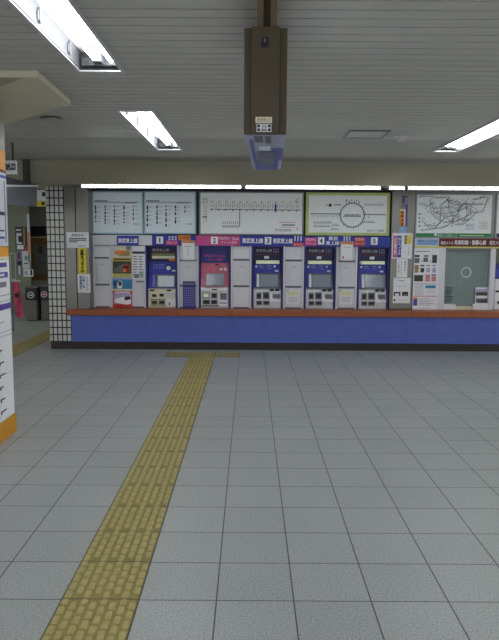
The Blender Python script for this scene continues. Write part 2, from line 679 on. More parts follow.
dx_, dy_ = CP(401, 136.5, ZC)
t = thing('smoke_detector', 'small round white detector on the ceiling beside the vent panel', 'detector', (dx_, dy_, ZC))
b = MB(); b.tube((dx_, dy_, ZC - .012), (dx_, dy_, ZC - .001), .085, 'fixture_frame', 24); b.build('base', t)
b = MB(); b.tube((dx_, dy_, ZC - .05), (dx_, dy_, ZC - .012), .05, 'fixture_frame', 24); b.build('sensor_head', t)

dx_, dy_ = CP(51.5, 118, ZC)
t = thing('ceiling_speaker', 'round pale speaker disc set in the ceiling beyond the angled beam', 'speaker', (dx_, dy_, ZC))
b = MB(); b.tube((dx_, dy_, ZC - .03), (dx_, dy_, ZC - .001), .1, 'ceiling_board', 32); b.build('cover', t)
b = MB(); b.tube((dx_, dy_ - .012, ZC - .012), (dx_, dy_ - .012, ZC - .0015), .108, 'dark', 32); b.build('rim', t)

# angled beam casing around the head of the poster pillar
zb = ZC - .05
pts = [CP(37.7, 77.3, zb), CP(70.5, 105.7, zb), CP(60, 107.5, zb), CP(13, 122.5, zb), CP(-40, 139, zb)]
b = MB()
b.prism_z([(-5.4, CP(0, 77, zb)[1]), pts[0], pts[1], pts[2], pts[3], pts[4], (-5.4, pts[4][1] + .6)], zb, ZC - .001, 'beam')
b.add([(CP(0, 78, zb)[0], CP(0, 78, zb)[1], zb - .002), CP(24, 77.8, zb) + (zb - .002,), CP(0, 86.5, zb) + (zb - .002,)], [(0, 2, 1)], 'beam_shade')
struct(b.build('trim_beam'))

# ------------------------------------------------------------------ central hanging sign, seen end on
YN = 3.1
x0, x1, z0, z1 = R(243.6, 25.6, 287.2, 133, YN)
zu = z0
YE = None
d = ray(265, 170); YE = d.y * (zu - CAM_H) / d.z
cx = (x0 + x1) / 2
t = thing('hanging_sign', 'brown boxed double sided sign hung from the ceiling on two poles, seen end on', 'hanging sign', (cx, YN, zu))
t.rotation_euler = (0, 0, -.031)
b = MB()
b.box(x0, x1, YN + .03, YN + .07, z0 + .002, z1, 'plate_brown', bev=.004)
b.box(x0 + .036, x1 - .036, YN, YN + .03, z0, z1 - .002, 'plate_brown', bev=.004)
b.build('end_cover', t)
r = R(261.3, 37.5, 268.5, 47.5, YN)
b = MB(); b.slab(r, YN - .004, .01, 'slot', bev=.0015); b.rect((r[0] + r[1]) / 2 - .004, (r[0] + r[1]) / 2 + .004, (r[2] + r[3]) / 2, r[3] - .006, YN - .0045, 'silver_dark'); b.build('lock', t)
b = MB(); r = R(255.5, 117, 272, 123, YN); b.slab(r, YN - .003, .004, 'cream'); b.text('西改札口', (r[0] + .008, r[1] - .008, r[2] + .005, r[3] - .005), YN - .0035, 'ink'); b.build('name_plate', t)['label'] = 'cream plate with dark lettering'
b = MB(); r = R(256.5, 124, 271.5, 132, YN); b.slab(r, YN - .003, .004, 'silver')
w, h = r[1] - r[0], r[3] - r[2]
for fx, fz in ((.14, .74), (.86, .74), (.14, .26), (.86, .26)):
    b.disc(r[0] + w * fx, r[2] + h * fz, .007, YN - .0036, 'ink', 10)
b.text('23', (r[0] + w * .36, r[0] + w * .64, r[2] + h * .42, r[2] + h * .85), YN - .0036, 'ink')
b.rect(r[0] + w * .3, r[0] + w * .7, r[2] + h * .14, r[2] + h * .28, YN - .0036, 'ink')
b.build('number_plate', t)['label'] = 'silver plate with a number and four dots'
# body with lit faces either side
b = MB()
b.box(x0 + .012, x1 - .012, YN + .07, YE, z0 + .02, z1, 'pole_brown')
b.build('body', t)
for s, nm in ((x0 + .004, 'left'), (x1 - .012, 'right')):
    b = MB(); b.box(s, s + .008, YN + .09, YE - .02, z0 + .03, z1 - .02, 'sign_glow'); b.build('lit_face', t)
b = MB()
zz = z0 + .004
b.box(x0 + .003, x1 - .003, YN + .07, YE, z0 + .004, z0 + .02, 'pale_blue')
b.build('underside_panel', t)
b = MB()
for fx0, fx1, fy0, fy1, m in ((.12, .88, .66, 1.0, 'sign_blue'), (.66, .98, .3, .66, 'sign_blue'), (.1, .2, .1, .66, 'sign_blue'),
                              (.24, .44, .03, .16, 'silver_dark'), (.5, .64, .03, .18, 'silver_dark')):
    b.box(x0 + (x1 - x0) * fx0, x0 + (x1 - x0) * fx1, YN + .07 + (YE - YN - .07) * fy0, YN + .07 + (YE - YN - .07) * fy1 - .001, z0 + .002, z0 + .0039, m)
b.box(x0 + (x1 - x0) * .26, x0 + (x1 - x0) * .74, YN + .07 + (YE - YN) * .36, YN + .07 + (YE - YN) * .74, z0 - .003, z0 + .0015, 'sign_grey')
b.box(x0 + (x1 - x0) * .32, x0 + (x1 - x0) * .62, YN + .07 + (YE - YN) * .24, YN + .07 + (YE - YN) * .32, z0 - .002, z0 + .0015, 'white_bright')
b.build('service_window', t)
for xa_, xb_ in ((257.2, 263.3), (270, 277)):
    u0, u1 = P(xa_, 12, YN + .05)[0], P(xb_, 12, YN + .05)[0]
    b = MB(); b.box(u0, u1, YN + .06, YN + .16, z1 - .005, ZC - .001, 'pole_brown', bev=.004); b.build('pole', t)
    b = MB(); b.box(u0, u1, YE - .3, YE - .2, z1 - .005, ZC - .001, 'pole_brown', bev=.004); b.build('pole', t)
u0, u1 = P(263, 12, YN)[0], P(270.4, 12, YN)[0]
b = MB(); b.box(u0, u1, YN + .1, YE - .2, z1 - .005, ZC - .001, 'rod'); b.build('cable_duct', t)

# ------------------------------------------------------------------ strip lights under the soffit
def strip_light(label, xa, xb, ya, yb):
    Ys = YSF + .06
    u0, z0 = P(xa, ya, Ys); u1, z1 = P(xb, yb, Ys)
    zc = (z0 + z1) / 2
    zt = ZS - .001
    zc = zt - .023
    t = thing('strip_light', label, 'strip light', ((u0 + u1) / 2, Ys, zt), 'strip lights along the soffit')
    b = MB(); b.box(u0, u1, Ys + .022, Ys + .09, zt - .05, zt, 'strip_body', bev=.004); b.build('batten', t)
    b = MB(); b.tube((u0 + .02, Ys, zc), (u1 - .02, Ys, zc), .017, 'strip_tube', 12); b.build('fluorescent_tube', t)
    for q in (u0, u1 - .02):
        b = MB(); b.box(q, q + .02, Ys - .025, Ys + .02, zt - .055, zt - .004, 'fixture_frame', bev=.003); b.build('end_cap', t)


strip_light('long strip light under the soffit above the first two ticket machines', 81, 242, 186, 186)
strip_light('long strip light under the soffit above ticket machines 3, 4 and 5', 245, 381, 186.5, 187.5)
strip_light('short strip light under the soffit above the steel pillar', 388, 405, 188, 188)
strip_light('strip light under the soffit above the ticket window at the right', 407, 520, 188, 188)

u, z = P(384.5, 188, YSF + .06)
t = thing('dome_camera', 'small dark dome camera under the soffit between two strip lights', 'camera', (u, YSF + .06, ZS))
b = MB(); b.tube((u, YSF + .06, ZS - .03), (u, YSF + .06, ZS - .001), .05, 'silver_dark', 20); b.build('base', t)
b = MB()
n = 16
vs, fs = [], []
for j in range(5):
    a = PI / 2 * j / 4
    vs += [(u + .045 * math.cos(a) * math.cos(2 * PI * i / n), YSF + .06 + .045 * math.cos(a) * math.sin(2 * PI * i / n), ZS - .03 - .045 * math.sin(a)) for i in range(n)]
for j in range(4):
    fs += [(j * n + i, j * n + (i + 1) % n, (j + 1) * n + (i + 1) % n, (j + 1) * n + i) for i in range(n)]
b.add(vs, fs, 'black', True); b.build('dome', t)

# ------------------------------------------------------------------ route map light boxes
YM = YW + .03
def px(Y):
    return lambda x, y: P(x, y, Y)


def map_box(label, x0, y0, x1, y1, frame_mat, paper, inner=2.0):
    r = R(x0, y0, x1, y1, YM)
    t = thing('route_map', label, 'route map', ((r[0] + r[1]) / 2, YM, r[2]), 'route map panels above the counter')
    g = .022 if frame_mat != 'map_frame_green' else .05
    b = MB()
    b.box(r[0], r[0] + g, YM, YM + .12, r[2], r[3], frame_mat)
    b.box(r[1] - g, r[1], YM, YM + .12, r[2], r[3], frame_mat)
    b.box(r[0] + g, r[1] - g, YM, YM + .12, r[2], r[2] + g, frame_mat)
    b.box(r[0] + g, r[1] - g, YM, YM + .12, r[3] - g, r[3], frame_mat)
    b.build('frame', t)
    b = MB()
    b.box(r[0] + g, r[1] - g, YM + .008, YM + .1, r[2] + g, r[3] - g, paper)
    return t, b, YM + .0065


def bars(b, x, y, w, h, Y, m):
    b.rect(*R(x - w / 2, y - h / 2, x + w / 2, y + h / 2, Y), Y, m)


# two timetable style fare lists
for (X0, X1, cols, lab) in ((92, 143.3, (95.6, 105.2, 114.5, 124, 133.3), 'pale blue station fare list above the posters, leftmost of the wall panels'),
                            (143.9, 196, (147.4, 157, 166, 175.5, 185), 'pale blue station fare list above ticket machine 1')):
    t, b, Y = map_box(lab, X0, 191.2, X1, 234, 'map_frame_blue', 'map_paper_cool')
    bars(b, (X0 + X1) / 2 - 1, 202.3, X1 - X0 - 6, .7, Y, 'ink_grey')
    bars(b, X0 + 9, 200.9, 13, .9, Y, 'ink')
    bars(b, X1 - 13, 202.9, 12, .9, Y, 'ink_grey')
    for ci, c in enumerate(cols):
        yq = 205.5
        while yq < 224:
            h = random.choice((1.6, 2.2, 4.2, 3.0))
            if not (ci == 4 and yq > (218 if X0 < 100 else 212)):
                bars(b, c, yq + h / 2, 1.5 if ci < 4 else 1.1, h, Y, 'ink')
                bars(b, c + 3.4, yq + h / 2, 3.2, .6, Y, 'ink_pale')
            yq += h + random.choice((.8, 1.4, 1.8))
    bars(b, X1 - 7, 224, 6, .8, Y, 'ink_grey')
    b.build('map_sheet', t)

# line map over machines 2 and 3
t, b, Y = map_box('wide white line map above ticket machines 2 and 3', 199.3, 191.8, 303.6, 235, 'map_frame_steel', 'map_paper')
b.text('東武', R(202.6, 198.2, 207.6, 200.4, Y), Y, 'ink'); b.text('東上線', R(202.6, 201, 207.6, 203.3, Y), Y, 'ink')
bars(b, 206.2, 213.5, .5, 17, Y, 'sign_red'); bars(b, 204.6, 216.9, 4.5, 1.2, Y, 'ink')
for q in range(7):
    bars(b, 203.9, 205.5 + q * 2.8, 1.1, 1.6, Y, 'ink_pale')
b.line([P(211, 209.2, Y), P(300.5, 210.2, Y)], .012, Y, 'ink_mid')
for i in range(38):
    x = 211.5 + i * 2.36
    y0 = 209.2 + (x - 211) * .011
    bars(b, x, y0 - 3.9, .7, 3.4 + (i * 7 % 5) * .5, Y - .0003, 'ink_pale')
    if i % 3 == 0:
        bars(b, x, y0 + .5, 1.0, 1.9, Y - .0003, 'ink')
        bars(b, x + .6, y0 - 7.6, 2.0, .9, Y, 'ink_grey')
b.line([P(239.7, 211.8, Y), P(239.7, 226, Y)], .014, Y - .0005, 'ink_mid')
b.line([P(222, 226, Y), P(239.7, 226, Y)], .012, Y - .0005, 'ink_mid')
for i in range(8):
    bars(b, 223 + i * 2.1, 222.8, .7, 2.8, Y, 'ink_grey')
    bars(b, 223.6 + i * 2.1, 227.3, .8, 1.2, Y, 'ink_grey')
bars(b, 275.6, 208.2, 1.9, 7.8, Y - .0008, 'ink_blue')
bars(b, 287, 222.4, 17, .5, Y, 'sign_red'); bars(b, 288.5, 225, 13, 1.4, Y, 'ink_grey'); bars(b, 287, 227.2, 16, .4, Y, 'sign_red')
b.text('東武鉄道路線図', R(275, 228.8, 291, 231.4, Y), Y, 'ink_blue')
bars(b, 297.7, 229.6, .5, 2.5, Y, 'sign_pink'); bars(b, 297, 228, 3, .6, Y, 'sign_pink')
for i in range(3):
    b.line([P(294.5 + i * 1.2, 203, Y), P(296.6 + i * .9, 198.5, Y)], .006, Y, 'ink_grey')
b.build('map_sheet', t)

# loop map over machines 4 and 5
t, b, Y = map_box('white loop line map in yellow green frame above ticket machines 4 and 5', 305.8, 192.6, 389.8, 235.6, 'map_frame_green', 'map_paper')
cx_, cz_ = P(352.3, 215.2, Y)
rr = 11.6 / F * 11.35
b.disc(cx_, cz_, rr + .012, Y - .0003, 'ink_grey', 40, rr - .008)
for i in range(30):
    a = 2 * PI * i / 30
    q = rr * 1.14 if i % 2 else rr * 1.09
    b.line([(cx_ + rr * math.cos(a), cz_ + rr * math.sin(a)), (cx_ + q * math.cos(a), cz_ + q * math.sin(a))], .012, Y - .0006, 'ink_mid')
b.line([P(311, 213.6, Y), P(340.5, 214, Y)], .018, Y, 'ink_grey')
b.line([P(363.8, 214.4, Y), P(385, 214.7, Y)], .018, Y, 'ink_grey')
b.line([P(343.5, 216.3, Y), P(360.6, 216.5, Y)], .014, Y, 'ink_grey')
for i in range(13):
    bars(b, 312 + i * 2.2, 216, .7, 2.4, Y - .0004, 'ink_pale')
    bars(b, 345 + i * 1.25, 215, .6, 1.8, Y - .0004, 'ink')
b.disc(*P(330.3, 205.2, Y), .028, Y - .0005, 'ink', 14)
bars(b, 327.2, 205.2, 2.6, .9, Y, 'ink_grey'); bars(b, 337.5, 204.8, 7, 1.3, Y, 'ink_grey')
b.line([P(346, 199.6, Y), P(346, 206, Y)], .01, Y, 'ink_grey')
for i in range(6):
    bars(b, 347 + i * 2.4, 200.5 + (i % 2) * 1.2, 1.0, 2.2, Y, 'ink_grey')
b.line([P(364, 205.2, Y), P(383.5, 205.2, Y)], .008, Y, 'ink_grey')
for i in range(11):
    bars(b, 365 + i * 1.75, 204, .6, 1.8, Y - .0004, 'ink_pale')
for (a, c, yy_) in ((313.5, 332, 223), (313.5, 331, 226.5), (332, 339.5, 225.4), (331, 338.5, 229.4), (363.5, 375, 222.4)):
    b.line([P(a, yy_, Y), P(c, yy_, Y)], .011, Y, 'ink_grey')
    for i in range(int((c - a) / 2)):
        bars(b, a + 1 + i * 2, yy_ - 1.2, .7, 1.3, Y - .0004, 'ink_grey')
b.line([P(369, 214.5, Y), P(369, 218.5, Y)], .01, Y, 'ink_grey')
b.text('JR線きっぷ運賃', R(367, 229.6, 384, 232, Y), Y, 'ink')
b.build('map_sheet', t)

# network map over the ticket window
t, b, Y = map_box('white subway network map with green lower band above the ticket window', 415.3, 193.6, 493.3, 238.2, 'map_frame_steel', 'map_paper')
net = [
    [(419, 196.5), (428, 196), (436, 198), (446, 197.5), (450, 203), (456, 204.5), (466, 204.5), (474, 204.8), (484, 204)],
    [(420, 204), (428, 206.5), (432, 203.5), (434, 212), (444, 214), (456, 212), (470, 206), (474, 202)],
    [(430, 200.5), (431, 213), (436, 218), (444, 222.5), (455, 221.8), (462, 219), (470, 214.5), (471, 205.5)],
    [(434, 208.5), (444, 208), (452, 207), (458, 210.5), (462, 205), (472, 212.8), (482, 212), (486, 203), (488, 198), (480, 197)],
    [(422, 221), (430, 228), (440, 228.5), (447, 226), (452, 221), (458, 213), (460, 206), (466, 203)],
    [(424, 226), (438, 225), (445, 217), (455, 215.5), (462, 221), (468, 220.5), (478, 211)],
    [(421, 230.4), (434, 229), (440, 222), (441, 205), (447, 200), (460, 202)],
    [(436, 213), (447, 218), (456, 225), (463, 224.5), (470, 218)],
    [(448, 199), (449, 210), (453, 217), (452, 226)],
    [(458, 204), (458, 224)],
    [(466, 200.5), (467, 214), (463, 222)],
    [(472, 200), (479, 199), (484, 196.5)],
]
for li, pl in enumerate(net):
    b.line([P(x, y, Y) for x, y in pl], .0085, Y - .0002 * (li + 1), 'ink_grey' if li % 2 else 'ink_mid')
    for (xa_, ya_), (xb_, yb_) in zip(pl, pl[1:]):
        for q in (.0, .33, .66):
            bars(b, xa_ + (xb_ - xa_) * q, ya_ + (yb_ - ya_) * q, .9, .9, Y - .003, 'ink_mid')
            bars(b, xa_ + (xb_ - xa_) * q + 1.7, ya_ + (yb_ - ya_) * q - 1.3, 1.9, .6, Y - .003, 'ink_grey')
for i in range(26):
    bars(b, 420 + (i * 37 % 66), 197 + (i * 23 % 31), 2.6, .7, Y - .0031, 'ink_pale')
for i in range(5):
    bars(b, 470, 224.2 + i * 1.3, 9, .5, Y, 'photo_lilac')
    bars(b, 483, 222 + i * 1.7, 9, .5, Y, 'ink_pale')
for i in range(4):
    bars(b, 419.5, 214 + i * 4, 1.4, 1.6, Y, 'ink')
r = R(415.6, 233.4, 493, 237.8, Y)
b.rect(*r, Y - .0032, 'green')
b.disc(*P(435.5, 234.6, Y), .024, Y - .0045, 'white', 10)
b.text('東京メトロ線きっぷ', R(437.5, 234, 457, 236.8, Y), Y - .0045, 'white')
b.line([P(460, 235.6, Y), P(484, 235.7, Y)], .01, Y - .0045, 'lit_strip')
b.build('map_sheet', t)

t, b, Y = map_box('route map with dark lower band, cut off by the right edge of the photo', 495.6, 193.8, 560, 238.6, 'map_frame_steel', 'map_paper')
b.rect(*R(496.3, 233.6, 559, 238, Y), Y - .001, 'navy_deep')
b.line([P(500, 200, Y), P(530, 215, Y), P(555, 212, Y)], .014, Y, 'ink')
b.build('map_sheet', t)

# ------------------------------------------------------------------ header banner over the machines
YH = YW - .03
HY = lambda x: (x - 250) * .0048      # the photo leans a little; heights taken at mid frame
def hr(x0, y0, x1, y1, Y=YH):
    return R(x0, y0, x1, y1, Y)


r_all = hr(92.5, 235.4, 390, 245.6)
t = thing('header_banner', 'continuous numbered banner strip above the five ticket machines', 'banner', ((r_all[0] + r_all[1]) / 2, YH, r_all[2]))
HZ0, HZ1 = P(250, 245.8, YH)[1], P(250, 235.8, YH)[1]
secs = [('white_section', 92.5, 152, 'cabinet_white'), ('blue_section', 152, 196, 'banner_blue'), ('pink_section', 196, 240, 'banner_pink'), ('blue_section', 240, 390.3, 'banner_blue')]
for nm, a, c, m in secs:
    b = MB()
    b.box(P(a, 240, YH)[0], P(c, 240, YH)[0], YH, YH + .14, HZ0, HZ1, m)
    yt = YH - .0012
    if nm == 'pink_section':
        b.text('PASMO・Suica', hr(218.8, 236.9, 238.8, 239.9), yt, 'white')
        b.text('チャージ専用', hr(221, 241, 236.5, 244), yt, 'white')
    if a == 152:
        for i in range(3):
            for j in range(2):
                bars(b, 169.5 + i * 3.1, 237.0 + j * 2.3, 1.7, 1.6, yt, 'white')
    if a == 240:
        b.text('東武東上線', hr(242.3, 238.2, 263, 243.2), yt, 'white', fat=.003)
        b.text('東武東上線', hr(273, 238.4, 292.5, 243.4), yt, 'white', fat=.003)
        b.text('東武', hr(328.5, 236.6, 338, 240.4), yt, 'white', fat=.002)
        b.text('東上線', hr(326, 241.2, 339.3, 245), yt, 'white', fat=.002)
        for xq in (295, 298, 301, 344.3, 347, 349.7):
            bars(b, xq, 238.9, 1.2, 3.8, yt, 'white')
            b.disc(*P(xq, 236.8, yt), .015, yt, 'white', 8)
        for xq in (293.8, 296.8, 299.8):
            bars(b, xq + .6, 242.4, 1.7, 1.6, yt, 'sign_red')
    b.build(nm, t)
for n_, xa_, xb_ in (('1', 156.4, 163.2), ('2', 211, 217.8), ('3', 264.8, 271.3), ('4', 318, 324.4), ('5', 371, 377.6)):
    dy = ((xa_ - 250) * .0045)
    r = hr(xa_, 236.9 + dy, xb_, 244.2 + dy)
    b = MB(); b.slab(r, YH - .006, .006, 'white_bright')
    b.text(n_, (r[0] + .034, r[1] - .034, r[2] + .022, r[3] - .022), YH - .0068, 'ink', fat=.004)
    b.build('number_plate', t)['label'] = 'white plate with the number ' + n_
for lab, xa_, ya_, xb_, yb_, m, tx in (('pink charge sign', 166, 240.6, 178.2, 244.9, 'sign_pink', 'チャージ'), ('orange sign', 178.2, 235.2, 190.5, 240.2, 'sign_orange', '定期券'),
                                      ('pink sign with white lettering', 305, 237.6, 317, 245.6, 'sign_pink', 'PASMO\nチャージ'), ('red band under white figures', 292.8, 243, 303.4, 246.2, 'sign_red', 'のりば'),
                                      ('red and pink sign', 354, 237.2, 365.3, 246, 'sign_red', '定期券\nチャージ')):
    r = hr(xa_, ya_, xb_, yb_)
    b = MB(); b.slab(r, YH - .004, .004, m)
    parts = tx.split('\n')
    h = (r[3] - r[2]) / len(parts)
    for i, s in enumerate(parts):
        b.text(s, (r[0] + .02, r[1] - .02, r[3] - h * (i + .84), r[3] - h * (i + .18)), YH - .0048, 'white' if m != 'sign_orange' else 'brown_print')
    b.build('sticker_sign', t)['label'] = lab
r = hr(117, 235.9, 138.7, 245.2)
b = MB(); b.slab(r, YH - .0085, .008, 'banner_blue')
b.text('東武東上線', hr(118.3, 238.3, 137.5, 243), YH - .0095, 'white', fat=.003)
tag(b.build('line_sign'), 'small blue sign with white lettering on white panel above the train posters', 'sign')

# ------------------------------------------------------------------ white service cabinets between machines
CZ1 = HZ0 - .002
def cabinet(label, xa, xb, joints, top=None):
    u0, u1 = P(xa, 277, YW)[0], P(xb, 277, YW)[0]
    t = thing('service_cabinet', label, 'cabinet', ((u0 + u1) / 2, YW, LEDGE_T), 'white steel cabinets of the machine wall')
    b = MB(); b.box(u0, u1, YW + .03, YB, LEDGE_T, CZ1, 'cabinet_gap')
    st = .036
    b.box(u0, u0 + st, YW, YW + .03, LEDGE_T, CZ1, 'cabinet_white', bev=.004)
    b.box(u1 - st, u1, YW, YW + .03, LEDGE_T, CZ1, 'cabinet_white', bev=.004)
    b.build('carcass', t)
    zs = [CZ1] + [P(250, j, YW)[1] for j in joints] + [LEDGE_T]
    for z1_, z0_ in zip(zs, zs[1:]):
        b = MB()
        b.box(u0 + st + .003, u1 - st - .003, YW + .006, YW + .03, z0_ + .009, z1_ - .009, 'cabinet_white', bev=.003)
        p = b.build('door_panel', t)
        h = MB(); h.box(u0 + st + .006, u1 - st - .006, YW - .004, YW + .006, z0_ + .010, z0_ + .024, 'silver_dark'); h.build('grip_edge', p)
    return t, u0, u1


cabinet('white steel cabinet of stacked doors left of the train posters', 92.8, 111.6, (259, 286))
cabinet('white steel cabinet behind the train posters and the station notice', 111.8, 145.6, ())
cabinet('white steel cabinet between ticket machines 1 and 2', 177.4, 198.6, (261, 286.5))
cabinet('white steel cabinet between ticket machines 2 and 3', 230.8, 251.4, (260.3, 286.7))
cabinet('white steel cabinet between ticket machines 3 and 4', 283.2, 304, (260.6, 287))
cabinet('white steel cabinet between ticket machines 4 and 5', 336, 357.2, (261, 287.5))

# ------------------------------------------------------------------ ticket machines
def machine_root(label, xa, xb):
    u0, u1 = P(xa, 277, YW)[0], P(xb, 277, YW)[0]
    t = thing('ticket_machine', label, 'ticket machine', ((u0 + u1) / 2, YW, LEDGE_T), 'ticket machines in the wall')
    b = MB()
    g = .02
    b.box(u0, u0 + g, YW - .004, YB, LEDGE_T, CZ1, 'navy')
    b.box(u1 - g, u1, YW - .004, YB, LEDGE_T, CZ1, 'navy')
    b.box(u0 + g, u1 - g, YW - .004, YB, CZ1 - .02, CZ1, 'navy')
    b.box(u0 + g, u1 - g, YB - .02, YB, LEDGE_T, CZ1 - .02, 'navy_deep')
    b.build('housing', t)
    return t, u0 + g, u1 - g


YP = YW + .12          # upper instruction panels, set back
YC = YW + .03          # coin unit front


def coin_unit(t, xa, xb, ya, body, right_m, u0, u1):
    z1_ = P(250, ya, YC)[1]
    b = MB()
    b.prism_x([(YC, LEDGE_T + .002), (YC, z1_ - .03), (YC + .05, z1_), (YB - .03, z1_), (YB - .03, LEDGE_T + .002)], u0, u1, body)
    c = b.build('coin_unit', t)
    return c, z1_


def lamp_rect(b, x0, y0, x1, y1, Y, m):
    b.rect(*R(x0, y0, x1, y1, Y), Y, m)


def blue_machine(label):
    """machine 3 as measured"""
    t, u0, u1 = machine_root(label, 252, 282.8)
    w0, w1 = u0 + .01, u1 - .01
    # header
    Y = YP - .03
    b = MB(); b.slab((w0, w1, P(267, 259.8, Y)[1], CZ1 - .021), Y, .2, 'navy_deep')
    yt = Y - .0012
    b.text('東武東上線', R(256.3, 249, 271.8, 252, Y), yt, 'ink_pale', fat=.001)
    for i in range(3):
        for j in range(2):
            lamp_rect(b, 273.3 + i * 2.2, 248.5 + j * 2.4, 274.5 + i * 2.2, 250.2 + j * 2.4, yt, 'purple_pale')
    lamp_rect(b, 256, 253.9, 278.5, 254.8, yt, 'maroon')
    p = b.build('header_panel', t)
    b = MB(); b.slab(R(264.3, 256, 269, 258.7, Y), Y - .012, .012, 'white', bev=.002); b.build('call_lamp', p)
    b = MB(); b.slab(R(256, 260.5, 279.3, 263.7, YP), YP - .05, .2, 'lit_strip', bev=.004); b.build('light_strip', t)
    # instructions
    b = MB(); b.slab((w0, w1, P(267, 273, YP)[1], P(267, 263.9, YP)[1]), YP, .2, 'machine_blue')
    yt = YP - .0012
    for (xa_, ya_, xb_, yb_, m) in ((259, 265.5, 263, 266.2, 'ink_pale'), (259, 267.2, 264.5, 268, 'purple_pale'), (267, 265.5, 271, 266.3, 'ink_pale'), (267, 268, 272, 268.8, 'purple_pale'), (275, 270, 278.5, 271.8, 'white')):
        lamp_rect(b, xa_, ya_, xb_, yb_, yt, m)
    for xq in (256.3, 274.6):
        b.disc(*P(xq, 266.4, YP), .02, yt, 'white', 12)
    b.build('instruction_panel', t)
    # screen, tilted back
    zA, zB = P(267, 287.6, YP - .05)[1], P(267, 273.2, YP)[1]
    b = MB(); b.prism_x([(YP - .075, zA), (YP - .01, zB), (YB - .03, zB), (YB - .03, zA)], w0, w1, 'silver_dark')
    bz = b.build('screen_bezel', t)
    def tilt(x0, x1, f0, f1, m, out, nm, par):
        b = MB()
        ya_, yb_ = YP - .075 + .065 * f0 - out, YP - .075 + .065 * f1 - out
        za_, zb_ = zA + (zB - zA) * f0, zA + (zB - zA) * f1
        b.add([(x0, ya_, za_), (x1, ya_, za_), (x1, yb_, zb_), (x0, yb_, zb_), (x0, ya_ + out, za_), (x1, ya_ + out, za_), (x1, yb_ + out, zb_), (x0, yb_ + out, zb_)],
              [(0, 1, 2, 3), (0, 4, 5, 1), (1, 5, 6, 2), (2, 6, 7, 3), (3, 7, 4, 0)], m)
        return b.build(nm, par)
    sx = lambda x: P(x, 280, YP - .05)[0]
    tilt(sx(254.2), sx(256.2), .02, .98, 'machine_blue', .004, 'side_trim', bz)
    tilt(sx(256.7), sx(259.2), .06, .94, 'white', .004, 'notice_strip', bz)
    tilt(sx(260.2), sx(278.3), .08, .9, 'screen', .006, 'screen', bz)
    # coin unit
    c, z1_ = coin_unit(t, 0, 0, 287.9, 'silver', 'silver', w0, w1)
    cf = YC
    for (xa_, ya_, xb_, yb_) in ((256.3, 292.6, 261.4, 299.2), (262.8, 292, 269.3, 299.2)):
        r = R(xa_, ya_, xb_, yb_, cf); b = MB(); b.slab(r, cf - .006, .006, 'silver_dark', bev=.002)
        w, h = r[1] - r[0], r[3] - r[2]
        b.rect(r[0] + w * .18, r[1] - w * .14, r[2] + h * .2, r[3] - h * .2, cf - .0066, 'slot'); b.build('coin_slot', c)
    for (xa_, ya_, xb_, yb_) in ((256.3, 300.8, 262, 305.2), (263, 300.8, 269.6, 305.2)):
        r = R(xa_, ya_, xb_, yb_, cf); b = MB(); b.slab(r, cf - .008, .008, 'silver_dark', bev=.002)
        w, h = r[1] - r[0], r[3] - r[2]
        b.rect(r[0] + w * .12, r[1] - w * .12, r[2] + h * .3, r[3] - h * .15, cf - .0086, 'slot'); b.build('change_tray', c)
    x_, z_ = P(270.2, 292, cf)
    b = MB()
    pts = [P(x, y, cf) for x, y in ((269.9, 301.6), (280.8, 301.6), (280.8, 299.2), (274, 299.2), (272, 297), (271.5, 292), (269.9, 292))]
    b.prism(pts, cf - .03, cf, 'white'); b.build('ticket_chute', c)
    b = MB(); b.slab(R(272.6, 294, 280, 298.6, cf), cf - .006, .006, 'silver_dark', bev=.002); b.build('note_slot', c)
    b = MB()
    for (xa_, xb_, m) in ((255.6, 259, 'white'), (260, 263.2, 'lit_strip'), (264, 267.4, 'white'), (269.8, 274, 'slot'), (275, 279.3, 'slot')):
        b.slab(R(xa_, 288.4 + (1.6 if m != 'slot' else .4), xb_, 291.2, cf), cf - .004, .004, m)
    b.build('card_slot', c)
    b = MB(); b.slab(R(256, 305.8, 280.5, 307.3, cf), cf - .012, .012, 'silver', bev=.003); b.build('lower_rail', c)
    return t


m3 = blue_machine('blue ticket machine under the number 3 plate')
sh = P(320, 277, YW)[0] - P(267.4, 277, YW)[0]
m4 = dup(m3, (sh, 0, 0), 'blue ticket machine under the number 4 plate')
sh5 = P(373.3, 277, YW)[0] - P(267.4, 277, YW)[0]
m5 = dup(m3, (sh5, 0, 0), 'blue ticket machine under the number 5 plate, beside the steel pillar')

# machine 1: cream coin unit
t, u0, u1 = machine_root('blue ticket machine with cream coin unit under the number 1 plate', 146, 177)
w0, w1 = u0 + .01, u1 - .01
Y = YP - .03
b = MB(); b.slab((w0, w1, P(161, 261.5, Y)[1], CZ1 - .021), Y, .2, 'navy_deep')
b.text('東武東上線', R(152.3, 248.6, 169, 251.4, Y), Y - .0012, 'ink_pale', fat=.001)
p = b.build('header_panel', t)
b = MB(); r = R(152, 252.4, 175, 258.6, Y); b.slab(r, Y - .008, .008, 'olive')
b.rect(r[0], r[1], r[2], r[2] + (r[3] - r[2]) * .42, Y - .009, 'cream'); b.rect(r[0], r[1], r[3] - .014, r[3], Y - .009, 'maroon'); b.build('picture_panel', p)
b = MB(); b.slab(R(169, 259, 175.2, 261, Y), Y - .006, .006, 'sign_orange'); b.build('sticker', p)
b = MB(); b.slab((w0, w1, P(161, 273.6, YP)[1], P(161, 261.6, YP)[1]), YP, .2, 'machine_blue')
for i in range(4):
    for j in range(2):
        lamp_rect(b, 153.4 + i * 2.9, 264.3 + j * 2.7, 155.2 + i * 2.9, 265.7 + j * 2.7, YP - .0012, 'purple_pale')
p = b.build('instruction_panel', t)
b = MB(); x_, z_ = P(168.6, 268, YP); b.tube((x_, YP - .03, z_), (x_, YP, z_), .036, 'white_bright', 20); b.rect(x_ - .03, x_ + .05, z_ + .035, z_ + .065, YP - .001, 'slot'); b.build('call_button', p)
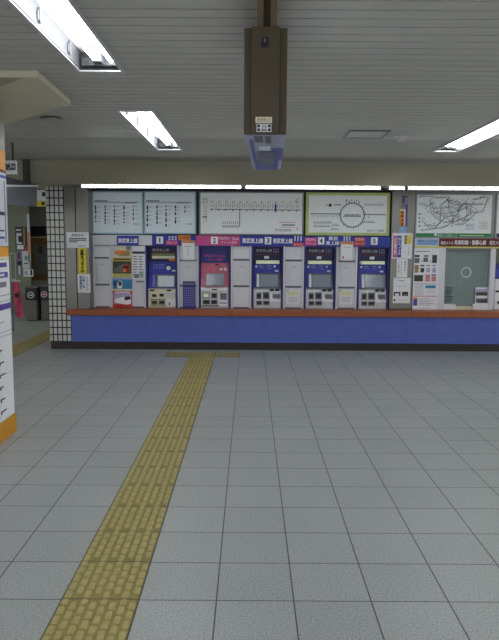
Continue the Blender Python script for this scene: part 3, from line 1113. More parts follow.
b = MB(); b.slab(R(172, 269.8, 175.6, 271.6, YP), YP - .004, .004, 'white'); b.build('sticker', p)
zA, zB = P(161, 288.2, YP - .05)[1], P(161, 273.7, YP)[1]
b = MB(); b.prism_x([(YP - .075, zA), (YP - .01, zB), (YB - .03, zB), (YB - .03, zA)], w0, w1, 'machine_blue'); bz = b.build('screen_bezel', t)
sx = lambda x: P(x, 281, YP - .05)[0]


def tilt(x0, x1, f0, f1, m, out, nm, par):
    b = MB()
    ya_, yb_ = YP - .075 + .065 * f0 - out, YP - .075 + .065 * f1 - out
    za_, zb_ = zA + (zB - zA) * f0, zA + (zB - zA) * f1
    b.add([(x0, ya_, za_), (x1, ya_, za_), (x1, yb_, zb_), (x0, yb_, zb_), (x0, ya_ + out, za_), (x1, ya_ + out, za_), (x1, yb_ + out, zb_), (x0, yb_ + out, zb_)],
          [(0, 1, 2, 3), (0, 4, 5, 1), (1, 5, 6, 2), (2, 6, 7, 3), (3, 7, 4, 0)], m)
    return b.build(nm, par)


tilt(sx(152.6), sx(155), .1, .92, 'purple_pale', .004, 'notice_strip', bz)
tilt(sx(156.2), sx(175.2), .05, .96, 'silver_dark', .004, 'screen_frame', bz)
tilt(sx(158), sx(174), .12, .86, 'screen_bright', .007, 'screen', bz)
c, z1_ = coin_unit(t, 0, 0, 288.6, 'cream', 'cream', w0, w1)
cf = YC
for (xa_, ya_, xb_, yb_) in ((151.3, 293.2, 157.4, 298.2), (158.6, 292.6, 164.8, 298)):
    r = R(xa_, ya_, xb_, yb_, cf); b = MB(); b.slab(r, cf - .006, .006, 'cream', bev=.002); w, h = r[1] - r[0], r[3] - r[2]
    b.rect(r[0] + w * .14, r[1] - w * .14, r[2] + h * .25, r[3] - h * .2, cf - .0066, 'slot'); b.build('coin_slot', c)
for (xa_, ya_, xb_, yb_) in ((151.3, 300.4, 157.4, 304.8), (158.6, 300.4, 165, 304.8)):
    r = R(xa_, ya_, xb_, yb_, cf); b = MB(); b.slab(r, cf - .008, .008, 'olive', bev=.002); w, h = r[1] - r[0], r[3] - r[2]
    b.rect(r[0] + w * .2, r[1] - w * .12, r[2] + h * .3, r[3] - h * .1, cf - .0086, 'slot'); b.build('change_tray', c)
b = MB(); b.slab(R(166, 292, 175.4, 297.2, cf), cf - .008, .008, 'silver', bev=.003); b.build('note_slot', c)
b = MB(); b.slab(R(166, 298.4, 175.8, 306.2, cf), cf - .02, .02, 'white', bev=.006); r = R(169, 302.4, 170.4, 305, cf); b.rect(*r, cf - .021, 'slot'); b.build('ticket_chute', c)
b = MB(); b.slab(R(149.8, 289.6, 154.4, 291.2, cf), cf - .004, .004, 'slot'); b.slab(R(166.8, 289.6, 171.4, 291.2, cf), cf - .004, .004, 'slot'); b.build('card_slot', c)
b = MB(); b.slab(R(150.4, 299, 165.4, 299.7, cf), cf - .004, .004, 'dark'); b.slab(R(150.4, 305.6, 165.4, 306.3, cf), cf - .004, .004, 'dark'); b.build('lower_rail', c)

# machine 2: pink front
t, u0, u1 = machine_root('pink fronted charging machine under the number 2 plate', 199, 230.2)
w0, w1 = u0 + .01, u1 - .01
Y = YP - .03
b = MB(); b.slab((w0, w1, P(214, 262.8, Y)[1], CZ1 - .021), Y, .2, 'navy')
b.text('PASMO・Suica', R(204.6, 254.6, 225, 257, Y), Y - .0012, 'sign_pink', fat=.001)
b.text('チャージ専用', R(207.4, 258.4, 222.6, 260.6, Y), Y - .0012, 'sign_pink', fat=.001)
b.build('header_panel', t)
b = MB(); b.slab((w0, w1, P(214, 272.8, YP)[1], P(214, 262.9, YP)[1]), YP - .01, .2, 'panel_pink')
b.rect(*R(215, 264, 219, 265.3, YP), YP - .0112, 'slot')
b.text('カードの種類', R(212, 266.2, 222.5, 268.2, YP), YP - .0112, 'maroon')
b.text('チャージ専用', R(209, 269, 221.4, 271.2, YP), YP - .0112, 'maroon')
for xq in (221, 225.5):
    b.disc(*P(xq, 269.2, YP), .03, YP - .0112, 'white', 14)
b.disc(*P(223.5, 265.4, YP), .028, YP - .0112, 'photo_pink', 14)
b.build('instruction_panel', t)
zA, zB = P(214, 286.6, YP - .05)[1], P(214, 272.9, YP)[1]
b = MB(); b.prism_x([(YP - .075, zA), (YP - .01, zB), (YB - .03, zB), (YB - .03, zA)], w0, w1, 'panel_pink'); bz = b.build('screen_bezel', t)
sx = lambda x: P(x, 280, YP - .05)[0]
tilt(sx(201.2), sx(205.6), .02, .62, 'photo_pink', .004, 'notice_strip', bz)
tilt(sx(205.8), sx(224.4), .06, .97, 'silver_dark', .004, 'screen_frame', bz)
tilt(sx(206.6), sx(223.8), .12, .92, 'screen', .007, 'screen', bz)
c, z1_ = coin_unit(t, 0, 0, 286.7, 'silver', 'silver', w0, w1)
b = MB()
pts = [P(x, y, cf) for x, y in ((201, 290.4), (227.6, 290.4), (227.6, 286.9), (222, 288), (207, 288), (201, 286.9))]
b.prism(pts, cf - .03, cf, 'white_bright'); b.rect(*R(212, 288.8, 217.2, 290, cf), cf - .031, 'slot'); b.build('card_tray', c)
for nm, (xa_, ya_, xb_, yb_), m in (('coin_slot', (202.6, 292.6, 209.6, 298.6), 'lit_strip'), ('coin_slot', (211.3, 293, 217.2, 298.4), 'slot'), ('change_tray', (202.8, 299.8, 210, 304.4), 'slot'), ('change_tray', (211, 299.8, 217.4, 304.4), 'slot')):
    r = R(xa_, ya_, xb_, yb_, cf); b = MB(); b.slab(r, cf - .006, .006, 'silver_dark', bev=.002); w, h = r[1] - r[0], r[3] - r[2]
    b.rect(r[0] + w * .12, r[1] - w * .12, r[2] + h * .2, r[3] - h * .15, cf - .0066, m); b.build(nm, c)
b = MB(); b.slab(R(218.6, 291.6, 227.6, 306.4, cf), cf - .014, .014, 'white', bev=.004); b.rect(*R(220, 293, 226.8, 299.6, cf), cf - .0148, 'silver_dark'); b.rect(*R(219.6, 302.6, 227, 303.4, cf), cf - .0148, 'slot'); b.build('note_slot', c)
b = MB(); b.slab(R(202, 305.2, 227, 306.6, cf), cf - .01, .008, 'silver_dark'); b.build('lower_rail', c)

# ------------------------------------------------------------------ posters and notices on the machine wall
YN_ = YW - .012
def sheet(name, label, cat, x0, y0, x1, y1, m, Y=None, t=.003, group=None, prints=(), texts=()):
    Y = Y or YN_
    b = MB()
    r = R(x0, y0, x1, y1, Y)
    b.slab(r, Y - t, t, m)
    lay = 0
    for (xa, ya, xb, yb, pm) in prints:
        lay += 1
        b.rect(*R(xa, ya, xb, yb, Y), Y - t - .0004 - .0002 * lay, pm)
    for tx in texts:
        s, (xa, ya, xb, yb), pm = tx[:3]
        b.text(s, R(xa, ya, xb, yb, Y), Y - t - .0004 - .0002 * (lay + 2), pm, vertical=len(tx) > 3, fat=tx[4] if len(tx) > 4 else .0015)
    return tag(b.build(name), label, cat, group)


GP = 'train posters in the white cabinet column'
b = MB(); r = R(115, 245.9, 131.2, 257, YN_); b.slab(r, YN_ - .003, .003, 'cream')
b.rect(*R(115, 250.5, 129, 254.5, YN_), YN_ - .0036, 'sign_orange'); b.rect(*R(126, 246.4, 130.8, 250, YN_), YN_ - .0036, 'ink_grey')
b.add([(P(x, y, YN_)[0], YN_ - .004, P(x, y, YN_)[1]) for x, y in ((117, 256), (125, 252), (130, 250.5), (130, 256))], [(0, 3, 2, 1)], 'photo_tan')
tag(b.build('train_poster'), 'small beige and orange train poster, topmost of the poster column', 'poster', GP)
b = MB(); r = R(112.3, 257.6, 132, 277, YN_); b.slab(r, YN_ - .003, .003, 'yellow_pale')
b.rect(*R(112.9, 261.2, 131.4, 273.6, YN_), YN_ - .0036, 'photo_dark')
b.rect(*R(113.5, 258.4, 131, 260.4, YN_), YN_ - .0036, 'brown_print')
b.add([(P(x, y, YN_)[0], YN_ - .0042, P(x, y, YN_)[1]) for x, y in ((114, 272.4), (113.6, 269), (122, 264.6), (127.5, 263.2), (130.5, 266), (130.4, 272.2))], [(0, 5, 4, 3, 2, 1)], 'photo_grey')
b.add([(P(x, y, YN_)[0], YN_ - .0048, P(x, y, YN_)[1]) for x, y in ((122, 272), (122.4, 265.4), (127.4, 264), (129.8, 266.6), (129.6, 272))], [(0, 4, 3, 2, 1)], 'red_print')
b.rect(*R(123.4, 266, 128.6, 268.2, YN_), YN_ - .0054, 'slot'); b.disc(*P(124.6, 270.6, YN_), .03, YN_ - .0054, 'sign_orange', 10)
b.text('急行列車運転', R(114, 274.2, 131, 276.4, YN_), YN_ - .0042, 'olive')
tag(b.build('train_poster'), 'yellow framed poster with red train front, second in the poster column', 'poster', GP)
b = MB(); r = R(112.8, 277.4, 132.2, 290.6, YN_); b.slab(r, YN_ - .003, .003, 'teal_print')
b.rect(*R(112.8, 277.4, 132.2, 279.4, YN_), YN_ - .0036, 'photo_lilac'); b.rect(*R(112.8, 289, 132.2, 290.6, YN_), YN_ - .0036, 'cream')
b.add([(P(x, y, YN_)[0], YN_ - .0042, P(x, y, YN_)[1]) for x, y in ((117.4, 288.4), (117.2, 283.4), (119.4, 280.4), (121.8, 280.8), (122.6, 284), (121.8, 288.4))], [(0, 5, 4, 3, 2, 1)], 'white')
b.rect(*R(118.6, 281.4, 121.6, 285.6, YN_), YN_ - .0048, 'ink')
b.rect(*R(114, 281, 116, 286, YN_), YN_ - .0042, 'ink_blue')
tag(b.build('train_poster'), 'blue poster with a white and dark figure, third in the poster column', 'poster', GP)
b = MB(); r = R(113, 291, 132.2, 308, YN_); b.slab(r, YN_ - .003, .003, 'sign_red')
b.rect(*R(113.8, 293, 131.4, 303.6, YN_), YN_ - .0036, 'photo_lilac'); b.rect(*R(115, 291.6, 130, 292.8, YN_), YN_ - .0036, 'white')
b.add([(P(x, y, YN_)[0], YN_ - .0042, P(x, y, YN_)[1]) for x, y in ((115, 302.4), (115, 299), (122, 297), (130, 296), (131, 300), (130.6, 304), (126, 304.6))], [(0, 6, 5, 4, 3, 2, 1)], 'white_bright')
b.add([(P(x, y, YN_)[0], YN_ - .0048, P(x, y, YN_)[1]) for x, y in ((124.6, 300.4), (124.8, 296.6), (130.2, 296.2), (130.6, 299.4))], [(0, 3, 2, 1)], 'ink')
b.rect(*R(113.4, 304.8, 131.8, 307.4, YN_), YN_ - .0036, 'red_print')
tag(b.build('train_poster'), 'red framed poster with white train, lowest in the poster column', 'poster', GP)

lines = [(133.2 + (i % 2) * 5.6, 256 + (i // 2) * 2.6, 136.6 + (i % 2) * 5.6 + (i % 3) * .6, 257 + (i // 2) * 2.6, 'ink_grey') for i in range(16)]
sheet('station_notice', 'tall white notice with dark header bar right of the train posters', 'notice', 132.4, 246, 145, 279.6, 'paper',
      prints=[(132.4, 251.4, 145, 253.8, 'dark')] + lines + [(134, 274, 139, 278, 'ink_grey'), (139.5, 271.5, 143.6, 277.6, 'ink_pale')])
sheet('label_strip', 'short dark label strip below the tall white notice', 'label', 136, 281, 143.5, 282.4, 'silver_dark')

YQ = YW - .07
b = MB(); r = R(181.6, 240.6, 195, 260.2, YQ); b.slab(r, YQ, .026, 'silver'); r2 = R(182.6, 243.4, 194, 258.6, YQ)
b.rect(*r2, YQ - .0008, 'paper'); b.rect(*R(182.4, 240.8, 194.4, 243, YQ), YQ - .0008, 'sign_orange')
b.rect(*R(184.6, 246, 192, 246.8, YQ), YQ - .0014, 'ink_pale'); b.rect(*R(187.8, 247.4, 188.3, 256, YQ), YQ - .0014, 'ink_grey')
tag(b.build('notice_holder'), 'white notice in clear holder with orange top between machines 1 and 2', 'notice', 'paper holders hung on the cabinets')
b = MB(); r = R(340.6, 241.6, 353.2, 260.6, YQ); b.slab(r, YQ, .026, 'silver'); b.rect(*R(341.4, 244.6, 352.4, 259.6, YQ), YQ - .0008, 'paper'); b.rect(*R(341, 242, 352.8, 244.2, YQ), YQ - .0008, 'sign_orange')
b.rect(*R(342.4, 256, 343.8, 258.6, YQ), YQ - .0014, 'sign_red'); b.rect(*R(344, 247, 350.8, 247.6, YQ), YQ - .0014, 'ink_pale')
tag(b.build('notice_holder'), 'white notice in clear holder with orange top between machines 4 and 5', 'notice', 'paper holders hung on the cabinets')

t = thing('leaflet_board', 'dark blue panel of small white lettering on the ledge between machines 1 and 2', 'sign', (P(188.8, 300, YQ)[0], YQ, LEDGE_T))
r = R(183, 281.5, 195.2, 308, YQ)
b = MB(); b.box(r[0], r[1], YQ - .01, YQ + .02, LEDGE_T, r[3], 'navy', bev=.004); b.build('board', t)
b = MB()
for i in range(6):
    for j in range(8):
        lamp_rect(b, 184.4 + i * 1.75, 287.4 + j * 2.4, 185.4 + i * 1.75, 289 + j * 2.4, YQ - .0112, 'purple_pale')
b.rect(*R(184, 283, 194.4, 284.6, YQ), YQ - .0112, 'ink_grey'); b.build('lettering', t)

SP = 'instruction papers on the cabinet doors'
for lab, xx, yy_ in (('pale blank framed paper on the cabinet left of the train posters', 97, 263), ('pale framed paper on the middle door between machines 1 and 2', 183, 265.5), ('pale framed paper on the middle door between machines 2 and 3', 237, 265), ('pale framed paper on the middle door between machines 3 and 4', 289, 265.4), ('pale framed paper on the middle door between machines 4 and 5', 341.6, 266)):
    sheet('instruction_paper', lab, 'notice', xx, yy_, xx + 9.6, yy_ + 15.5, 'paper_cool', group=SP, prints=[(xx + .5, yy_ + .6, xx + 9.1, yy_ + 14.9, 'cabinet_white'), (xx + 2, yy_ + 1.4, xx + 7.6, yy_ + 2.1, 'ink_pale')])
sheet('instruction_paper', 'small pale framed paper on the upper door left of the train posters', 'notice', 94, 247, 110.4, 257, 'paper_cool', group=SP, prints=[(94.5, 247.6, 109.9, 256.4, 'cabinet_white')])
for lab, xx in (('yellow topped sticker on the lower door between machines 3 and 4', 286.4), ('yellow topped sticker on the lower door between machines 4 and 5', 339.4)):
    pr = [(xx + .4, 290.4, xx + 2.6, 291.2, 'olive')] + [(xx + 1, 291.6 + i * 1.4, xx + 12, 292.4 + i * 1.4, 'yellow_pale') for i in range(3)] + [(xx + 2, 297 + i * 1.5, xx + 11, 297.5 + i * 1.5, 'ink_pale') for i in range(4)]
    sheet('notice_sticker', lab, 'sticker', xx, 290, xx + 13, 304.5, 'paper', group='stickers on the lower cabinet doors', prints=pr)

# left steel panel notices
YS_ = YW - .004
sheet('notice_plate', 'wide white notice on the left steel panel, above a yellow strip', 'notice', 67, 232.2, 88.8, 247.8, 'paper', Y=YF - .012, t=.008,
      prints=[(69, 238 + i * 1.7, 86.6 - (i == 2) * 9, 238.9 + i * 1.7, 'ink') for i in range(3)] + [(78, 245.6, 86, 246.3, 'ink_grey')], texts=[('お知らせ', (71.6, 234, 83.6, 236.4), 'ink')])
sheet('vertical_sign', 'narrow yellow vertical sign with black lettering on the left steel panel', 'sign', 78.6, 248, 86.4, 273.6, 'yellow', Y=YF - .006,
      texts=[('自動きっぷうりば', (80.6, 249.4, 84, 272.6), 'ink', 1, .004)])
sheet('vertical_notice', 'white vertical notice with blue lettering below the yellow strip', 'notice', 77.6, 274, 90.4, 292.6, 'paper', Y=YF - .006,
      texts=[('駅係員まで', (79.6, 276, 82, 290.6), 'ink_blue', 1), ('お申し出', (82.6, 276, 84.8, 288), 'ink_blue', 1), ('ください', (86.4, 276.4, 88.4, 291), 'ink_grey', 1)])

# steel pillar notices
YP_ = YW - .016
b = MB()
for i, (ya, yb, m) in enumerate(((197, 204, 'purple_pale'), (204.6, 208.4, 'ink_grey'), (209, 211, 'cream'), (211, 214.4, 'orange_band'), (214.4, 218, 'sign_orange'), (218, 222, 'orange_band'), (222, 226, 'sign_orange'), (226.6, 233.2, 'sky_sign'))):
    x0_, x1_ = (402.6, 407.2) if i == 0 else (400.2, 405.6) if i < 7 else (399.2, 406.4)
    b.slab(R(x0_, ya, x1_, yb, YP_), YP_, .008, m)
b.slab(R(405.6, 204.6, 407.6, 226, YP_), YP_, .008, 'purple')
b.slab(R(404, 209.4, 405.5, 225.6, YP_ - .001), YP_ - .0012, .001, 'cream')
b.rect(*R(402.8, 197.4, 404.2, 203, YP_), YP_ - .001, 'ink')
for yq in (212.5, 216, 220.4, 224):
    b.disc(*P(402.2, yq, YP_), .022, YP_ - .001, 'brown_print', 8)
b.slab(R(402, 196, 408, 197, YP_), YP_, .008, 'slot')
tag(b.build('sticker_column'), 'tall narrow column of orange, blue and purple stickers on the steel pillar', 'sticker')
sheet('pillar_sign', 'white sign with pink, blue, brown and yellow bars on the steel pillar', 'sign', 391.9, 233, 412, 258.6, 'paper', Y=YP_ + .002, t=.006,
      prints=[(393, 235.8, 396.8, 257.6, 'sign_pink'), (397.2, 235.8, 401.2, 257.4, 'banner_blue'), (404.4, 235.4, 407.2, 244, 'brown_print'), (408, 235.4, 411.4, 244, 'yellow'), (408.4, 245.6, 408.9, 256, 'ink_pale')],
      texts=[('定期券', (394, 237, 396, 255), 'white', 1), ('きっぷ', (398.2, 237, 400.4, 255), 'white', 1), ('特急', (405, 236.4, 406.6, 243), 'yellow_pale', 1)])
sheet('vertical_notice', 'narrow white notice with small vertical lettering, middle of the steel pillar', 'notice', 396.6, 258.9, 407.4, 277.3, 'paper', Y=YP_ + .003,
      texts=[('ご案内', (398.2, 260.4, 399.4, 273), 'ink_grey', 1), ('のりかえ', (404.4, 261, 405.8, 271), 'ink', 1)], prints=[(401, 260.4, 401.5, 274, 'ink_pale')])
sheet('printed_notice', 'white notice with two black machine pictures, lowest on the steel pillar', 'notice', 393, 277.8, 410.2, 303.2, 'paper', Y=YP_ + .003,
      prints=[(393.6, 292, 400.4, 296, 'ink'), (395, 293.4, 399, 295.8, 'paper'), (402, 291.8, 408, 296, 'black'), (403.6, 294.2, 406.8, 295.8, 'ink_grey'), (393.6, 299, 395.2, 301.4, 'ink'), (399, 280.4, 404, 281.2, 'ink_grey'), (395.4, 286, 407, 286.4, 'ink_pale'), (398, 299.6, 407, 300, 'ink_pale')])

# ------------------------------------------------------------------ ticket window at the right
b = MB()
XW0 = SPX1
# header beam behind the maps and banner, window reveal
b.box(XW0, XR, YW + .05, YB, P(450, 247.4, YW)[1], ZS, 'steel')
struct(b.build('wall_window_header'))

r = R(414.6, 238, 439.2, 248.4, YH)
BZ0, BZ1 = P(458, 248.2, YH)[1], P(458, 238.4, YH)[1]
t = thing('window_banner', 'maroon banner with white line names above the ticket window', 'banner', (P(470, 245, YH)[0], YH, BZ0))
b = MB()
u0, u1, um = P(414.8, 243, YH)[0], P(560, 243, YH)[0], P(439, 243, YH)[0]
b.box(um, u1, YH, YH + .06, BZ0 + .028, BZ1, 'maroon')
b.text('東京メトロ', R(440.8, 241.3, 453, 244.6, YH), YH - .0012, 'white', fat=.001)
b.text('有楽町線・副都心線', R(454.5, 240.2, 486, 244.8, YH), YH - .0012, 'white', fat=.002)
b.text('東京メトロ', R(489.5, 240.6, 503, 245, YH), YH - .0012, 'white', fat=.001)
b.build('maroon_panel', t)
b = MB(); b.box(u0, um, YH, YH + .06, BZ0 + .028, BZ1, 'silver'); rr_ = R(416.6, 239.2, 438.6, 245, YH); b.rect(*rr_, YH - .0008, 'sky_sign')
b.text('東京メトロ線', R(418.2, 240, 436.4, 242.2, YH), YH - .0016, 'ink_blue'); b.text('きっぷうりば', R(419.4, 242.8, 435, 244.6, YH), YH - .0016, 'ink_blue')
b.build('blue_panel', t)
b = MB(); b.box(u0, u1, YH + .002, YH + .06, BZ0, BZ0 + .0275, 'yellow_pale')
b.text('きっぷ', R(443.4, 246.2, 449, 248, YH), YH + .0008, 'ink'); b.build('yellow_strip', t)

t = thing('notice_board', 'white board of small pictures and text left of the ticket window', 'notice board', (P(429, 280, YW)[0], YW, LEDGE_T))
bx0, bx1 = P(412.9, 280, YW)[0], P(437.6, 280, YW)[0]
b = MB(); b.box(bx0, bx1, YW - .024, YW + .08, LEDGE_T, BZ0 - .001, 'paper', bev=.003); b.build('board', t)
yt = YW - .0255
b = MB()
for (x0_, y0_, x1_, y1_, m) in ((416, 251, 430, 251.8, 'ink_grey'),
        (414.6, 255, 419.6, 257, 'ink'), (414.6, 258, 419.4, 263, 'photo_grey'), (424, 255, 428.4, 257, 'ink_grey'), (423.4, 257.6, 428, 262, 'photo_grey'), (432.2, 255, 437, 263, 'photo_dark'),
        (414.6, 265, 418.6, 272.6, 'photo_tan'), (420.4, 265, 424.4, 266.4, 'ink'), (420.4, 268, 424.2, 272.4, 'photo_dark'), (426.4, 265, 430, 266, 'ink_grey'), (426.4, 268, 430, 272.4, 'photo_lilac'), (432.4, 265, 436, 266, 'purple_pale'), (432.4, 267.6, 436, 272.6, 'photo_lilac'),
        (414.2, 275, 423, 281.4, 'photo_dark'), (425.4, 274.4, 430, 281.6, 'photo_pink'), (431.4, 274.4, 436, 275.8, 'purple'), (431.4, 276.4, 436, 281.4, 'photo_pink')):
    lamp_rect(b, x0_, y0_, x1_, y1_, yt, m)
for xq, yq in ((421.6, 261), (430.6, 261)):
    lamp_rect(b, xq - .6, yq - .6, xq + .6, yq + .6, yt, 'ink')
b.build('picture_grid', t)
b = MB()
lamp_rect(b, 414.4, 283.6, 437, 284.2, yt, 'ink_grey'); lamp_rect(b, 425.4, 285.4, 435.8, 288.4, yt, 'teal_print')
for i in range(5):
    lamp_rect(b, 415, 285.6 + i * 2, 423.6, 286.2 + i * 2, yt, 'ink_pale')
for i in range(2):
    lamp_rect(b, 426, 290 + i * 2, 435.4, 290.5 + i * 2, yt, 'ink_pale')
lamp_rect(b, 412.9, 295.8, 437, 296.5, yt, 'sign_red'); lamp_rect(b, 413.2, 298.6, 417.2, 305.6, yt, 'purple'); lamp_rect(b, 413.2, 297.4, 417.2, 299.2, yt - .0003, 'sign_orange')
for i in range(5):
    lamp_rect(b, 418.6, 298.4 + i * 1.6, 429.6 + (i % 2) * 5, 298.9 + i * 1.6, yt, 'ink_pale')
lamp_rect(b, 412.9, 305.8, 437, 307.4, yt, 'white_bright')
b.build('text_sheets', t)

# the window itself
t = bpy.data.objects.new('window_1', None); COL.objects.link(t)
t.location = (P(466, 280, YW)[0], YW, LEDGE_T); ORIGIN[t.name] = tuple(t.location); t['kind'] = 'structure'
wx0, wx1 = P(437.6, 280, YW)[0], P(494.6, 280, YW)[0]
gx0, gx1 = P(444.6, 280, YW)[0], P(489.4, 280, YW)[0]
b = MB()
b.box(wx0, gx0, YW - .01, YB - .1, LEDGE_T, BZ0 - .001, 'cabinet_white', bev=.004)
b.box(gx1, wx1, YW - .01, YB - .1, LEDGE_T, BZ0 - .001, 'cabinet_white', bev=.004)
b.box(gx0, gx1, YW + .02, YW + .1, BZ0 - .05, BZ0 - .001, 'silver_dark')
b.build('window_frame', t)
b = MB(); b.box(gx0, gx1, YW + .05, YW + .058, LEDGE_T + .03, BZ0 - .05, 'glass'); pane = b.build('pane', t)
rx, rz = P(466, 272.3, YW + .05)
b = MB()
vs, fs = [], []
n, m_ = 32, 8
for i in range(n):
    a = 2 * PI * i / n
    for j in range(m_):
        q = 2 * PI * j / m_
        rad = .084 + .008 * math.cos(q)
        vs.append((rx + rad * math.cos(a), YW + .046 + .008 * math.sin(q), rz + rad * math.sin(a)))
for i in range(n):
    for j in range(m_):
        fs.append((i * m_ + j, i * m_ + (j + 1) % m_, ((i + 1) % n) * m_ + (j + 1) % m_, ((i + 1) % n) * m_ + j))
b.add(vs, fs, 'white_bright', True); b.build('speaking_ring', pane)
b = MB()
n = 44
pts = []
cy = YB - .06
fr, bk = [], []
for i in range(n + 1):
    x = gx0 - .0 + (gx1 - gx0) * i / n
    y_ = cy +   .004 * math.sin(i * 1.25) + .006 * math.sin(i * .5)
    fr.append((x, y_, LEDGE_T + .002)); bk.append((x, y_, BZ0 - .06))
b.add(fr + bk, [(i, i + 1, n + 2 + i, n + 1 + i) for i in range(n)], 'curtain', True); b.build('curtain', t)
b = MB()
b.box(gx0, P(455.6, 305, YW)[0], YW - .01, YW + .1, LEDGE_T, P(450, 304.4, YW)[1], 'white', bev=.004)
b.box(P(473, 305, YW)[0], gx1, YW - .01, YW + .1, LEDGE_T, P(480, 304.4, YW)[1], 'white', bev=.004)
b.box(P(455.6, 305, YW)[0], P(473, 305, YW)[0], YW + .02, YW + .1, LEDGE_T, P(465, 306.4, YW)[1], 'cream')
b.build('sill', t)
b = MB(); yt = YW + .0485
for i in range(7):
    lamp_rect(b, 444.8 + (i % 2) * .6, 287.4 + i * 2.2, 450 + (i * 5 % 7) * .5 + (3 if i == 0 else 0), 288.4 + i * 2.2, yt, 'ink')
b.build('lettering', pane)
sheet('photo_sheet', 'white sheet with two photographs standing in the ticket window', 'notice', 475.2, 287.4, 488, 306, 'paper', Y=YW + .03,
      prints=[(475.8, 289, 487.4, 295.4, 'photo_lilac'), (475.8, 292.2, 487.4, 295.6, 'photo_dark'), (475.8, 298.4, 487.4, 302.8, 'photo_grey'), (478, 300, 487, 303, 'photo_dark')])

# second opening, cut by the frame edge
t = thing('desk_machine', 'white desk machine with dark slots behind the right post, cut off by the frame', 'machine', (P(505, 290, YW + .1)[0], YW + .1, LEDGE_T))
ux0, ux1 = P(494.9, 290, YW + .06)[0], P(520, 290, YW + .06)[0]
b = MB(); b.box(ux0, ux1, YW + .06, YB - .04, LEDGE_T, P(497, 279, YW + .06)[1], 'white', bev=.008); b.build('case', t)
b = MB(); b.box(ux0, ux1, YW + .09, YB - .06, P(497, 278.9, YW + .06)[1], P(497, 264, YW + .06)[1], 'navy', bev=.006); b.rect(ux0 + .01, ux1, P(497, 277, YW + .06)[1], P(497, 269, YW + .06)[1], YW + .0895, 'machine_blue'); b.build('display', t)
b = MB(); b.slab((ux0 + .01, ux1 - .01, P(497, 292.4, YW + .06)[1], P(497, 290.4, YW + .06)[1]), YW + .056, .004, 'slot'); b.slab((ux0 + .05, ux1 - .1, P(497, 304, YW + .06)[1], P(497, 301, YW + .06)[1]), YW + .056, .004, 'slot'); b.build('paper_slot', t)
b = MB(); b.box(wx1, XR, YB - .05, YB, LEDGE_T, BZ0, 'passage_wall'); struct(b.build('wall_inner_office'))

# ------------------------------------------------------------------ tactile paving
TX0, TX1 = .238 - 1.2, .238 - .8
TZ = .004
def bumps(b, x0, y0, y1, nx=8, pitch=.0833):
    w = .4 / nx
    for i in range(nx):
        cx = x0 + w * (i + .5)
        y = y0 + (pitch *   .5 if i % 2 else 0) + .006
        while y + .066 < y1 + .03:
            ya, yb = y, min(y + .066, y1 - .004)
            if yb - ya > .012:
                h = .0165
                a = [(cx - h, ya + .006), (cx - h + .005, ya), (cx + h - .005, ya), (cx + h, ya + .006), (cx + h, yb - .006), (cx + h - .005, yb), (cx - h + .005, yb), (cx - h, yb - .006)]
                q = [(cx + (px_ - cx) * .8, (ya + yb) / 2 + (py_ - (ya + yb) / 2) * .9) for px_, py_ in a]
                vs = [(u_, v_, TZ) for u_, v_ in a] + [(u_, v_, TZ + .0055) for u_, v_ in q]
                b.add(vs, [tuple(range(8, 16))] + [(k_, (k_ + 1) % 8, 8 + (k_ + 1) % 8, 8 + k_) for k_ in range(8)], 'tactile_bump')
            y += pitch


b = MB()
TEND = 10.39
b.box(TX0 + .002, TX1 - .002, -.8, TEND, .0004, TZ, 'tactile_base')
yk = -.01 + .4 * 3
while yk < TEND - .05:
    bumps(b, TX0, yk + .003, yk + .397)
    yk += .4
o = b.build('tactile_path', origin=(0, 0, 0)); tag(o, 'long yellow tactile guide path of raised bars leading to the counter', 'tactile paving')
b = MB()
b.box(TX0 - .4, TX1 + .4, TEND + .002, TEND + .396, .0004, TZ, 'tactile_base')
for i in range(24):
    for j in range(8):
        cx_, cy_ = TX0 - .4 + .05 * (i + .5), TEND + .05 * (j + .5)
        n = 8
        vs = [(cx_ + .016 * math.cos(2 * PI * k_ / n), cy_ + .016 * math.sin(2 * PI * k_ / n), TZ) for k_ in range(n)] + [(cx_ + .01 * math.cos(2 * PI * k_ / n), cy_ + .01 * math.sin(2 * PI * k_ / n), TZ + .005) for k_ in range(n)]
        b.add(vs, [tuple(range(n, 2 * n))] + [(k_, (k_ + 1) % n, n + (k_ + 1) % n, n + k_) for k_ in range(n)], 'tactile_bump')
o = b.build('warning_tiles', origin=(0, 0, 0)); tag(o, 'short crosswise row of yellow dotted warning tiles in front of the counter', 'tactile paving')
b = MB()
b.box(.238 - 4.4 + .002, .238 - 4.0 - .002, 8.0, 16.4, .0004, TZ, 'tactile_base')
yk = -.01 + .4 * 22
while yk < 15.8:
    bumps(b, .238 - 4.4, yk + .003, yk + .397)
    yk += .4
o = b.build('tactile_path', origin=(0, 0, 0)); tag(o, 'dim yellow tactile path running into the passage beside the tiled column', 'tactile paving')

# ------------------------------------------------------------------ poster pillar at the left
PX, PY = CP(17, 431, 0)
PZ = P(10, 412, 6.0)[1]
b = MB(); b.box(PX - .9, PX - .012, PY - .95, PY - .012, 0, ZC - .051, 'soffit'); struct(b.build('wall_pillar'))
# base band and posters are measured on the +X face
def PF(x, y):
    """point on the pillar's passage side -> (Y, Z)"""
    d = ray(x, y)
    t_ = PX / d.x
    return d.y * t_, CAM_H + d.z * t_


bz_ = PF(16.4, 413)[1]
b = MB(); b.box(PX - .9, PX, PY - .95, PY, 0, bz_, 'pillar_yellow', bev=.004); struct(b.build('baseboard_pillar'))

